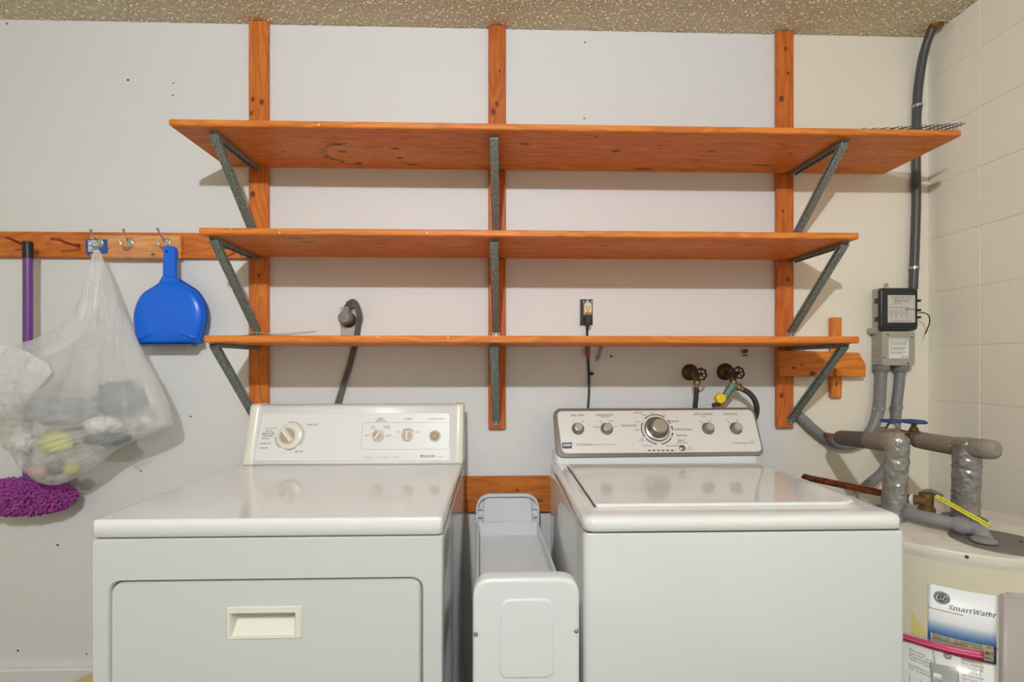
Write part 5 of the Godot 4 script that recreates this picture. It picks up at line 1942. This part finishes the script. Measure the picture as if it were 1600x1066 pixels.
func heater():
	var t = thing("water_heater", "short round beige electric water heater with a greyish top, in the right corner", "water heater", Vector3(HX, 0, HZ))
	var o = Transform3D(Basis(), Vector3(HX, 0, HZ))
	var st = S()
	lathe(st, [[0.0, 0.02], [HR - 0.005, 0.02], [HR - 0.003, 0.03], [HR - 0.003, HT - 0.02]], 72, o)
	obj("tank", st, M.tank, t)
	st = S()
	lathe(st, [[HR - 0.003, HT - 0.0225], [HR, HT - 0.0225], [HR + 0.0005, HT - 0.021], [HR + 0.0005, HT - 0.004], [HR - 0.001, HT - 0.001], [HR - 0.005, HT], [0.0, HT + 0.001]], 72, o)
	obj("top_cap", st, M.tank_top, t)
	st = S()
	lathe(st, [[HR - 0.0035, HT - 0.026], [HR - 0.001, HT - 0.0255], [HR - 0.001, HT - 0.0225]], 72, o)
	obj("white_trim", st, M.white_plastic, t)
	st = S()
	lathe(st, [[HR - 0.06, 0.0], [HR - 0.02, 0.0], [HR - 0.02, 0.022]], 40, o)
	obj("base_ring", st, M.rubber, t)
	st = S()
	var s = cyl(1510.5, 870.5, HR)
	lathe(st, [[0.0, 0.003], [0.0025, 0.0025], [0.0042, 0.0]], 12, toward(onheater(s.x, s.y, HR), onheater(s.x, 0, 1.0) - onheater(s.x, 0, 0.0)))
	obj("screw", st, M.ink, t)
	# knockout dimple
	st = S()
	lathe(st, [[0.010, 0.0], [0.011, 0.0012], [0.018, 0.0012], [0.019, 0.0]], 24, Transform3D(Basis(), level(1486, 845, HT) ))
	obj("pressed_ring", st, M.tank_top, t)
	# element cover plate on top
	st = S()
	var pc = level(1562, 848, HT)
	lathe(st, [[0.0, 0.005], [0.088, 0.005], [0.092, 0.003], [0.092, 0.0]], 44, Transform3D(Basis(), pc))
	var pl = obj("wiring_cover", st, M.plate, t)
	for q in [[1542, 841], [1596, 847]]:
		st = S()
		lathe(st, [[0.0, 0.004], [0.003, 0.003], [0.004, 0.0]], 10, Transform3D(Basis(), level(q[0], q[1], HT + 0.005)))
		obj("screw", st, M.ink, pl)
	# front access panel at the right
	st = S()
	var r1 = HR + 0.008
	var tl = cyl(1565, 929, r1)
	sheet(st, [Vector2(tl.x, 0.28), Vector2(tl.x + 0.62, 0.28), Vector2(tl.x + 0.62, tl.y - 0.006), Vector2(tl.x, tl.y - 0.006)], HR - 0.004, r1, 16)
	sheet(st, [Vector2(tl.x + 0.03, tl.y - 0.01), Vector2(tl.x + 0.59, tl.y - 0.01), Vector2(tl.x + 0.57, tl.y + 0.003), Vector2(tl.x + 0.05, tl.y + 0.003)], HR - 0.004, r1 - 0.0006, 16)
	sheet(st, [Vector2(tl.x + 0.008, tl.y - 0.008), Vector2(tl.x + 0.612, tl.y - 0.008), Vector2(tl.x + 0.604, tl.y - 0.001), Vector2(tl.x + 0.018, tl.y - 0.001)], HR - 0.004, r1 - 0.0003, 16)
	obj("access_panel", st, M.tank_panel, t)
	# the maker's label
	var R1 = HR - 0.0022
	var a = cyl(1449.5, 914, R1)
	var b = cyl(1557, 929, R1)
	var bot = cyl(1450, 998, R1)
	var y1 = (a.y + b.y) / 2
	var y0 = y1 - 0.152
	var im = Image.create(160, 220, false, Image.FORMAT_RGB8)
	var nz = FastNoiseLite.new()
	nz.seed = 4
	nz.frequency = 0.25
	for j in 220:
		for i in 160:
			var v = j / 220.0
			var c = Color(0.91, 0.92, 0.92)
			if v > 0.50 and v < 0.985:
				var k = clampf((v - 0.52 + 0.03 * nz.get_noise_2d(i, j)) / 0.24, 0.0, 1.0)
				c = c.lerp(Color(0.16, 0.36, 0.66), k)
				if nz.get_noise_2d(i * 1.7 + 40, j * 1.7) > 0.42 and k > 0.2:
					c = c.lerp(Color.WHITE, 0.6)
			if v > 0.735 and v < 0.955 and i > 6 and i < 154:
				c = Color(0.89, 0.83, 0.66)
			im.set_pixel(i, j, c)
	var lm = mat(Color.WHITE, 0.4)
	lm.albedo_texture = ImageTexture.create_from_image(im)
	st = S()
	sheet(st, [Vector2(a.x, y0), Vector2(b.x, y0), Vector2(b.x, y1), Vector2(a.x, y1)], HR - 0.003, R1, 14)
	var lb = obj("maker_label", st, lm, t)
	lb.set_meta("label", "white and blue printed label")
	var R2 = R1 + 0.0002
	var tw = b.x - a.x
	# round monogram: dark disc, pale swirl ring, pale letters
	var gc = Vector2(a.x + tw * 0.21, y1 - 0.026)
	var disc = func(rad, r, n, called, m, hole = 0.0):
		var s4 = S()
		s4.set_smooth_group(5)
		for i in n:
			var p = TAU * i / n
			var q = TAU * (i + 1) / n
			var A = onheater(gc.x + rad * cos(p) / R1, gc.y + rad * sin(p), r)
			var B = onheater(gc.x + rad * cos(q) / R1, gc.y + rad * sin(q), r)
			if hole > 0.0:
				var C = onheater(gc.x + hole * cos(q) / R1, gc.y + hole * sin(q), r)
				var E = onheater(gc.x + hole * cos(p) / R1, gc.y + hole * sin(p), r)
				quad(s4, E, A, B, C)
			else:
				tri(s4, onheater(gc.x, gc.y, r), A, B)
		obj(called, s4, m, lb)
	disc.call(0.0145, R2, 30, "monogram_disc", M.ink)
	disc.call(0.0132, R2 + 0.0003, 30, "monogram_ring", M.paper, 0.0124)
	disc.call(0.0108, R2 + 0.0003, 7, "monogram_swirl", M.paper, 0.0100)
	bent(lb, "GE", 0.0145, gc.x, gc.y, R2 + 0.0004, M.paper, true, 0.3)
	bent(lb, "SmartWater", 0.0138, a.x + tw * 0.655, y1 - 0.043, R2, M.ink_dark, true, 0.25)
	bent(lb, "®", 0.006, b.x - 0.012 / R1, y1 - 0.040, R2, M.ink_dark)
	st = S()
	var ry = y1 - 0.055
	sheet(st, [Vector2(a.x, ry - 0.0008), Vector2(a.x + tw * 0.52, ry - 0.0008), Vector2(a.x + tw * 0.52, ry + 0.0008), Vector2(a.x, ry + 0.0008)], R1 - 0.0002, R2 + 0.0001, 8)
	obj("red_rule", st, mat(c8(186, 84, 66), 0.5), lb)
	var ly = y1 - 0.116
	bent(lb, "MODEL NO.   GE SMARTWATER   240 VOLTS AC", 0.0062, a.x + 0.008 / R1, ly, R2, M.ink_dark, false, 0.0, 0.0, true)
	bent(lb, "SERIAL NO.   GENERAL     60 HZ", 0.0062, a.x + 0.008 / R1, ly - 0.006, R2, M.ink_dark, false, 0.0, 0.0, true)
	bent(lb, "MAX WATTS   4500 / 4500", 0.0062, a.x + 0.04 / R1, ly - 0.0125, R2, M.ink_dark, false, 0.0, 0.0, true)
	gc = Vector2(b.x - 0.017 / R1, y1 - 0.129)
	disc.call(0.0082, R2 + 0.0001, 26, "mark_ring", M.ink_dark, 0.0072)
	bent(lb, "UL", 0.0105, gc.x, gc.y, R2, M.ink_dark)
	bent(lb, "LISTED", 0.0045, gc.x, gc.y - 0.0105, R2, M.ink_dark)
	# the white notice below it, with red lines
	st = S()
	sheet(st, [Vector2(a.x, 0.34), Vector2(b.x - 0.012, 0.34), Vector2(b.x - 0.012, y0 - 0.003), Vector2(a.x, y0 - 0.003)], HR - 0.003, R1, 14)
	var no = obj("notice", st, M.paper, t)
	for i in 9:
		bent(no, ["WARNING DANGER", "HAZARD OF SCALD", "read the manual", "hot water can burn", "installation and use", "shut off power", "do not turn on", "until tank is full", "qualified service"][i], 0.0066, b.x - 0.078 / R1, y0 - 0.010 - 0.0085 * i, R2, mat(c8(178, 92, 84), 0.5) if i % 2 == 0 else M.ink, false, 0.0, 0.0, true)
	# yellowish corner of an energy sticker
	st = S()
	st.set_smooth_group(5)
	var k0 = cyl(1424, 955, R1)
	var k1 = cyl(1424, 992, R1)
	var k2 = cyl(1448, 992, R1)
	tri(st, onheater(k0.x, k0.y, R1), onheater(k1.x, k1.y, R1), onheater(k2.x, k2.y, R1))
	obj("sticker_corner", st, mat(c8(206, 192, 118), 0.5), t)
	# zip bag with the manual, stuck on the front
	var zr = HR + 0.016
	var z0 = cyl(1405, 989, zr)
	var z1 = cyl(1537, 1019, zr)
	var zb = thing("zip_bag", "clear zip bag with a pink seal holding papers, stuck to the heater's front", "zip bag", onheater((z0.x + z1.x) / 2, 0.40, zr))
	st = S()
	sheet(st, [Vector2(z0.x, 0.36), Vector2(z1.x - 0.02, 0.36), z1, z0], zr - 0.014, zr, 16)
	obj("bag_film", st, M.clear, zb)
	st = S()
	sheet(st, [Vector2(z0.x, z0.y - 0.012), Vector2(z1.x, z1.y - 0.022), z1, z0], zr - 0.002, zr + 0.001, 16)
	obj("pink_seal", st, M.pink, zb)
	st = S()
	sheet(st, [Vector2(z0.x, z0.y - 0.009), Vector2(z1.x, z1.y - 0.014), Vector2(z1.x, z1.y - 0.010), Vector2(z0.x, z0.y - 0.006)], zr + 0.0005, zr + 0.0016, 16)
	obj("seal_ridge", st, mat(c8(214, 96, 132), 0.35), zb)
	# leaflet at the left, booklet with a machine drawing at the right
	var mr = zr - 0.006
	var l0 = cyl(1405, 1003, mr)
	var l1 = cyl(1468, 1010, mr)
	st = S()
	sheet(st, [Vector2(l0.x, 0.37), Vector2(l1.x + 0.02, 0.37), Vector2(l1.x, l1.y), Vector2(l0.x, l0.y)], mr - 0.002, mr, 12)
	var lf = obj("instruction_leaflet", st, M.paper, null)
	tag(lf, "white printed instruction leaflet in the left of the zip bag", "leaflet")
	var lx = cyl(1420, 1005, mr).x
	var lines = ["Warranty", "Use and care guide for the", "Important safety notice", "read all instructions first", "", "Installation", "For questions call us"]
	for i in lines.size():
		if lines[i]:
			bent(lf, lines[i], 0.0074 if i % 5 != 2 else 0.0088, lx, l0.y - 0.008 - 0.0072 * i, mr, M.ink_dark if i % 5 == 2 else M.ink, false, 0.0, -0.1, true)
	for i in 4:
		st = S()
		var q = Vector2(lx + 0.004 + 0.075 * i, l0.y - 0.068 - 0.003 * i)
		sheet(st, [q + Vector2(0, -0.05), q + Vector2(0.003, -0.05), q + Vector2(0.003, 0), q], mr - 0.0005, mr + 0.0003, 2)
		obj("rule", st, M.ink, lf)
	var b0 = cyl(1456, 1010, mr + 0.003)
	var b1 = cyl(1501, 1014, mr + 0.003)
	var b2 = cyl(1512, 1066, mr + 0.003)
	st = S()
	sheet(st, [Vector2(b0.x + 0.10, 0.37), Vector2(b2.x + 0.03, 0.37), Vector2(b1.x, b1.y), Vector2(b0.x, b0.y)], mr - 0.001, mr + 0.003, 12)
	var bk = obj("manual_booklet", st, mat(c8(226, 225, 214), 0.5), null)
	tag(bk, "cream booklet with a grey machine drawing, tilted in the zip bag", "booklet")
	st = S()
	var g0 = cyl(1453, 1036, mr + 0.004)
	var g1 = cyl(1500, 1044, mr + 0.004)
	sheet(st, [Vector2(g0.x + 0.035, 0.38), Vector2(g1.x + 0.02, 0.38), Vector2(g1.x - 0.01, g1.y), Vector2(g0.x, g0.y)], mr + 0.002, mr + 0.0042, 10)
	obj("grey_drawing", st, mat(c8(150, 150, 146), 0.5), bk)
	st = S()
	var w0 = cyl(1458, 1051, mr + 0.005)
	var w1 = cyl(1472, 1066, mr + 0.005)
	sheet(st, [Vector2(w0.x, w1.y), Vector2(w1.x, w1.y), Vector2(w1.x, w0.y), Vector2(w0.x, w0.y)], mr + 0.004, mr + 0.0047, 4)
	obj("white_drawing", st, M.paper, bk)
	gc = cyl(1480.5, 1025.5, mr + 0.003)
	var s5 = S()
	s5.set_smooth_group(5)
	for i in 20:
		var p = TAU * i / 20
		var q = TAU * (i + 1) / 20
		tri(s5, onheater(gc.x, gc.y, mr + 0.0034), onheater(gc.x + 0.0068 * cos(p) / mr, gc.y + 0.0068 * sin(p), mr + 0.0034), onheater(gc.x + 0.0068 * cos(q) / mr, gc.y + 0.0068 * sin(q), mr + 0.0034))
	obj("monogram_disc", s5, M.ink, bk)
	bent(bk, "GE", 0.0075, gc.x, gc.y, mr + 0.0036, M.paper, true, 0.3)
	bent(bk, "Owner's Manual", 0.0045, gc.x, gc.y + 0.0115, mr + 0.0032, M.ink_pale)

func heater_pipes():
	# first insulated pipe: straight out of the wall, elbow, down into the heater
	var e1 = deep(1397, 692, 1.336)
	var f1 = Vector3(deep(1393.5, 812, 1.336).x, HT + 0.001, deep(1393.5, 812, 1.336).z)
	var s1 = deep(1314, 684.5, 1.66)
	var w1 = at(1284, 679, WALL)
	var t = thing("insulated_pipe", "left foam-covered pipe from the wall with a duct-taped leg down to the heater", "pipe", f1, "insulated pipes above the water heater")
	var st = S()
	tube(st, [w1, s1.lerp(e1, 0.1)], 0.0105, 14)
	obj("copper_pipe", st, M.copper, t)
	st = S()
	tube(st, [s1, s1.lerp(e1, 0.03), s1.lerp(e1, 0.64)], [0.024, 0.0255, 0.0255], 22)
	obj("dark_foam", st, M.foam_dark, t)
	st = S()
	tube(st, [s1.lerp(e1, 0.62), s1.lerp(e1, 0.9), e1 + (e1 - s1).normalized() * 0.022, e1 + (e1 - s1).normalized() * 0.032], [0.0262, 0.0275, 0.0275, 0.018], 22)
	obj("grey_foam", st, M.foam, t)
	st = S()
	wrinkled(st, e1 + Vector3(0, 0.006, 0.010), f1 + Vector3(0, 0, 0.004), 0.0275, 3)
	lump(st, e1 + Vector3(0, 0.006, 0.010), Vector3(0.028, 0.02, 0.028), 3, 0.12, 14)
	obj("taped_leg", st, M.tape, t)
	# second
	var e2 = deep(1506, 699, 1.352)
	var f2 = Vector3(e2.x, HT, e2.z)
	var s2 = deep(1428, 686, 1.545)
	var r2 = deep(1553, 703, 1.27)
	t = thing("insulated_pipe", "right foam-covered pipe past the blue valve with a duct-taped leg to the heater", "pipe", f2, "insulated pipes above the water heater")
	st = S()
	var back = deep(1378, 678, 1.73)
	tube(st, [back, deep(1409, 683.5, 1.61)], 0.0255, 20)
	obj("rear_foam", st, M.foam, t)
	st = S()
	tube(st, [deep(1374, 677.5, 1.76), s2], 0.0105, 12)
	obj("copper_pipe", st, M.copper, t)
	st = S()
	tube(st, [deep(1434, 687.5, 1.535), deep(1446, 689.5, 1.50)], [0.025, 0.0265], 22)
	obj("dark_foam", st, M.foam_dark, t)
	st = S()
	tube(st, [deep(1442, 689, 1.51), deep(1490, 697, 1.39), deep(1540, 702, 1.292), r2, deep(1559, 703.8, 1.262)], [0.026, 0.026, 0.0262, 0.024, 0.014], 22)
	obj("grey_foam", st, M.foam, t)
	st = S()
	wrinkled(st, e2 + Vector3(0, 0.008, 0.010), f2 + Vector3(0, 0, 0.004), 0.0305, 8)
	lump(st, e2 + Vector3(0, 0.008, 0.010), Vector3(0.031, 0.02, 0.031), 5, 0.12, 14)
	obj("taped_leg", st, M.tape, t)
	st = S()
	lathe(st, [[0.0, 0.002], [0.048, 0.002], [0.05, 0.0]], 20, Transform3D(Basis(), f2))
	obj("blue_gasket", st, mat(c8(78, 100, 122), 0.5), t)
	# valves with blue wheels
	for i in 2:
		var b = [deep(1392, 677, 1.69), deep(1428, 684, 1.555)][i]
		var w = [deep(1394.5, 658, 1.69), deep(1428.5, 659, 1.555)][i]
		var v = thing("gate_valve", ["gate valve with a blue wheel, farther back beside the wall, brass with white residue", "gate valve with a blue wheel on the right insulated pipe"][i], "valve", b, "gate valves with blue wheels")
		st = S()
		lathe(st, [[0.0, 0.0], [0.020, 0.0], [0.022, 0.012], [0.018, 0.02], [0.012, 0.024], [0.012, 0.03], [0.0075, 0.034], [0.0075, w.y - b.y], [0.0, w.y - b.y]], 16, Transform3D(Basis(), b))
		tube(st, [b + Vector3(-0.022, 0.0, 0.006), b + Vector3(0.022, 0.0, -0.006)], 0.017, 8)
		obj("valve_body", st, M.brass_dull, v)
		st = S()
		wheel(st, Vector3(b.x, w.y, b.z), Vector3(0, 1, 0.02), [0.026, 0.0285][i], 6, 5)
		obj("wheel_handle", st, M.valve_blue, v)
		if i == 0:
			st = S()
			lump(st, b + Vector3(-0.014, 0.018, 0.02), Vector3(0.012, 0.016, 0.006), 2, 0.4, 10)
			obj("tape_tail", st, mat(c8(214, 196, 170), 0.6), v)
	# relief valve with its copper discharge pipe
	var vb = level(1447.5, 801, HT)
	var vh = vb + Vector3(0, 0.034, 0)
	var r = thing("relief_valve", "brass relief valve on the heater top with a lever and a yellow tag", "valve", vb)
	st = S()
	lathe(st, [[0.0, 0.0], [0.017, 0.0], [0.021, 0.006], [0.021, 0.014], [0.015, 0.019], [0.0165, 0.024], [0.0175, 0.052], [0.0165, 0.056], [0.0, 0.057]], 10, Transform3D(Basis(), vb))
	tube(st, [vh, vh + Vector3(-0.03, 0.001, -0.008), vh + Vector3(-0.034, 0.001, -0.009)], [0.013, 0.0145, 0.0145], 12)
	obj("valve_body", st, M.brass_dull, r)
	st = S()
	tube(st, curve([vb + Vector3(-0.010, 0.060, 0.0), vb + Vector3(0.006, 0.062, 0.006), vb + Vector3(0.022, 0.054, 0.014), vb + Vector3(0.030, 0.050, 0.018)], 4), 0.0062, 8, 0.0, 0.5)
	obj("lever", st, M.plate, r)
	st = S()
	var y1 = deep(1462, 775, 1.37)
	var y2 = level(1546, 822, HT + 0.006)
	var dd = (y2 - y1).normalized()
	var cr = Vector3(0.55, 0.75, 0.35)
	cr = (cr - dd * cr.dot(dd)).normalized()
	var nn = dd.cross(cr)
	st.set_smooth_group(-1)
	box(st, Vector3(0, -0.0055, -0.0006), Vector3((y2 - y1).length(), 0.0055, 0.0006), 0.0003, Transform3D(Basis(dd, cr, nn), y1))
	var yt = obj("yellow_tag", st, M.tag_yellow, r)
	words(yt, "CAUTION HOT WATER RELIEF VALVE DO NOT REMOVE", 0.005, y1.lerp(y2, 0.55) + nn * 0.0008, dd, cr, M.ink)
	var p = thing("copper_pipe", "long dark copper discharge pipe lying from the relief valve to behind the washer", "pipe", vh)
	st = S()
	var c0 = vh + Vector3(-0.034, 0.001, -0.009)
	var c1 = deep(1258, 746, 1.69)
	c1.y = c0.y
	c1 = level(1258, 746, c0.y)
	tube(st, [c0, c0.lerp(c1, 0.95), c1, c1.lerp(c0, -0.02) + Vector3(0, -0.004, 0)], [0.0108, 0.0108, 0.0125, 0.009], 16)
	tube(st, [c0, c0.lerp(c1, 0.06), c0.lerp(c1, 0.07)], [0.0135, 0.0135, 0.011], 14)
	obj("tube", st, M.copper, p)
	st = S()
	tube(st, [c0.lerp(c1, -0.012), c0.lerp(c1, 0.006)], 0.0148, 16)
	obj("white_tape", st, M.tape_white, p)

func wrinkled(st, a: Vector3, b: Vector3, r: float, sd: int):
	var nz = FastNoiseLite.new()
	nz.seed = sd
	nz.frequency = 1.0
	var n = 40
	var m = 36
	var rings = []
	for i in n + 1:
		var p = a.lerp(b, float(i) / n)
		var q = []
		for k in m:
			var t = TAU * k / m
			var f = nz.get_noise_3d(cos(t) * 1.4 + i * 0.03, i * 0.16, sin(t) * 1.4) * 0.08 + absf(nz.get_noise_3d(cos(t) * 3.0 + i * 0.2, i * 0.30, sin(t) * 3.0)) * 0.13
			if i == 14 or i == 29:
				f += 0.035
			q.append(p + Vector3(cos(t), 0, sin(t)) * r * (0.98 + f))
		rings.append(q)
	st.set_smooth_group(6)
	for i in n:
		for k in m:
			var l = (k + 1) % m
			quad(st, rings[i][l], rings[i][k], rings[i + 1][k], rings[i + 1][l])

# ------------------------------------------------------------------ odds and ends
func small_things():
	# expanded metal sheet on the right end of the top shelf, its edge curling up
	var st = S()
	var y = 1.967
	var px = 0.0125
	var pz = 0.0065
	var nx = 27
	var nzc = 34
	var f = func(i, j):
		var x = 1.12 + px * i
		var z = -SH_F - 0.004 - pz * j
		var lift = maxf(0.0, x - 1.15) * 0.075 * (1.0 - 0.4 * j / nzc) + 0.0015 * sin(i * 2.1 + j)
		return Vector3(x, y + 0.001 + lift, z)
	for i in nx:
		for j in nzc:
			var o = 0.5 if j % 2 else 0.0
			var p = f.call(i + o, j)
			var q1 = f.call(i + 0.5 + o, j + 1)
			var q2 = f.call(i - 0.5 + o, j + 1)
			for q in [q1, q2]:
				if q.x > 1.12:
					tube(st, [p, q + Vector3(0, 0.0006, 0)], 0.0009, 4)
	tag(obj("wire_mesh_sheet", st, mat(c8(122, 128, 126), 0.35, 0.7)), "offcut of galvanised wire mesh lying on the top shelf's right end", "wire mesh")
	# paper on the lowest shelf
	st = S()
	var yy = 1.3285
	st.set_smooth_group(3)
	var n = 10
	for i in n:
		for s in [0, 1]:
			var g = func(k, d): return Vector3(lerpf(-0.775, -0.63, float(k) / n), yy + 0.0012 * d + 0.003 * pow(sin(PI * k / n), 2.0), -1.49)
			var a = g.call(i, s); var b = g.call(i + 1, s)
			var w = Vector3(0.02, 0.012 + 0.014 * float(i) / n, -0.2)
			if s == 1:
				quad(st, a, b, b + w, a + w)
			else:
				quad(st, a + w, b + w, b, a)
	tag(obj("paper_sheet", st, M.paper), "loose white sheet of paper on the lowest shelf by the left upright", "paper")
	# tan offcut standing between dryer and wall
	st = S()
	var a0 = at(112, 1066, 1.60)
	var b0 = at(146, 1051, 1.60)
	stack(st, PackedVector2Array([Vector2(a0.x - 0.01, 0.0), Vector2(b0.x + 0.12, 0.0), Vector2(b0.x + 0.12, b0.y + 0.03), Vector2(b0.x, b0.y), Vector2(a0.x, a0.y)]), [[0.0, 0.0], [0.004, 0.0]], Transform3D(Basis(), Vector3(0, 0, -1.602)), false)
	tag(obj("cardboard_offcut", st, M.cardboard), "tan cardboard offcut standing on the floor by the dryer's left side", "cardboard")
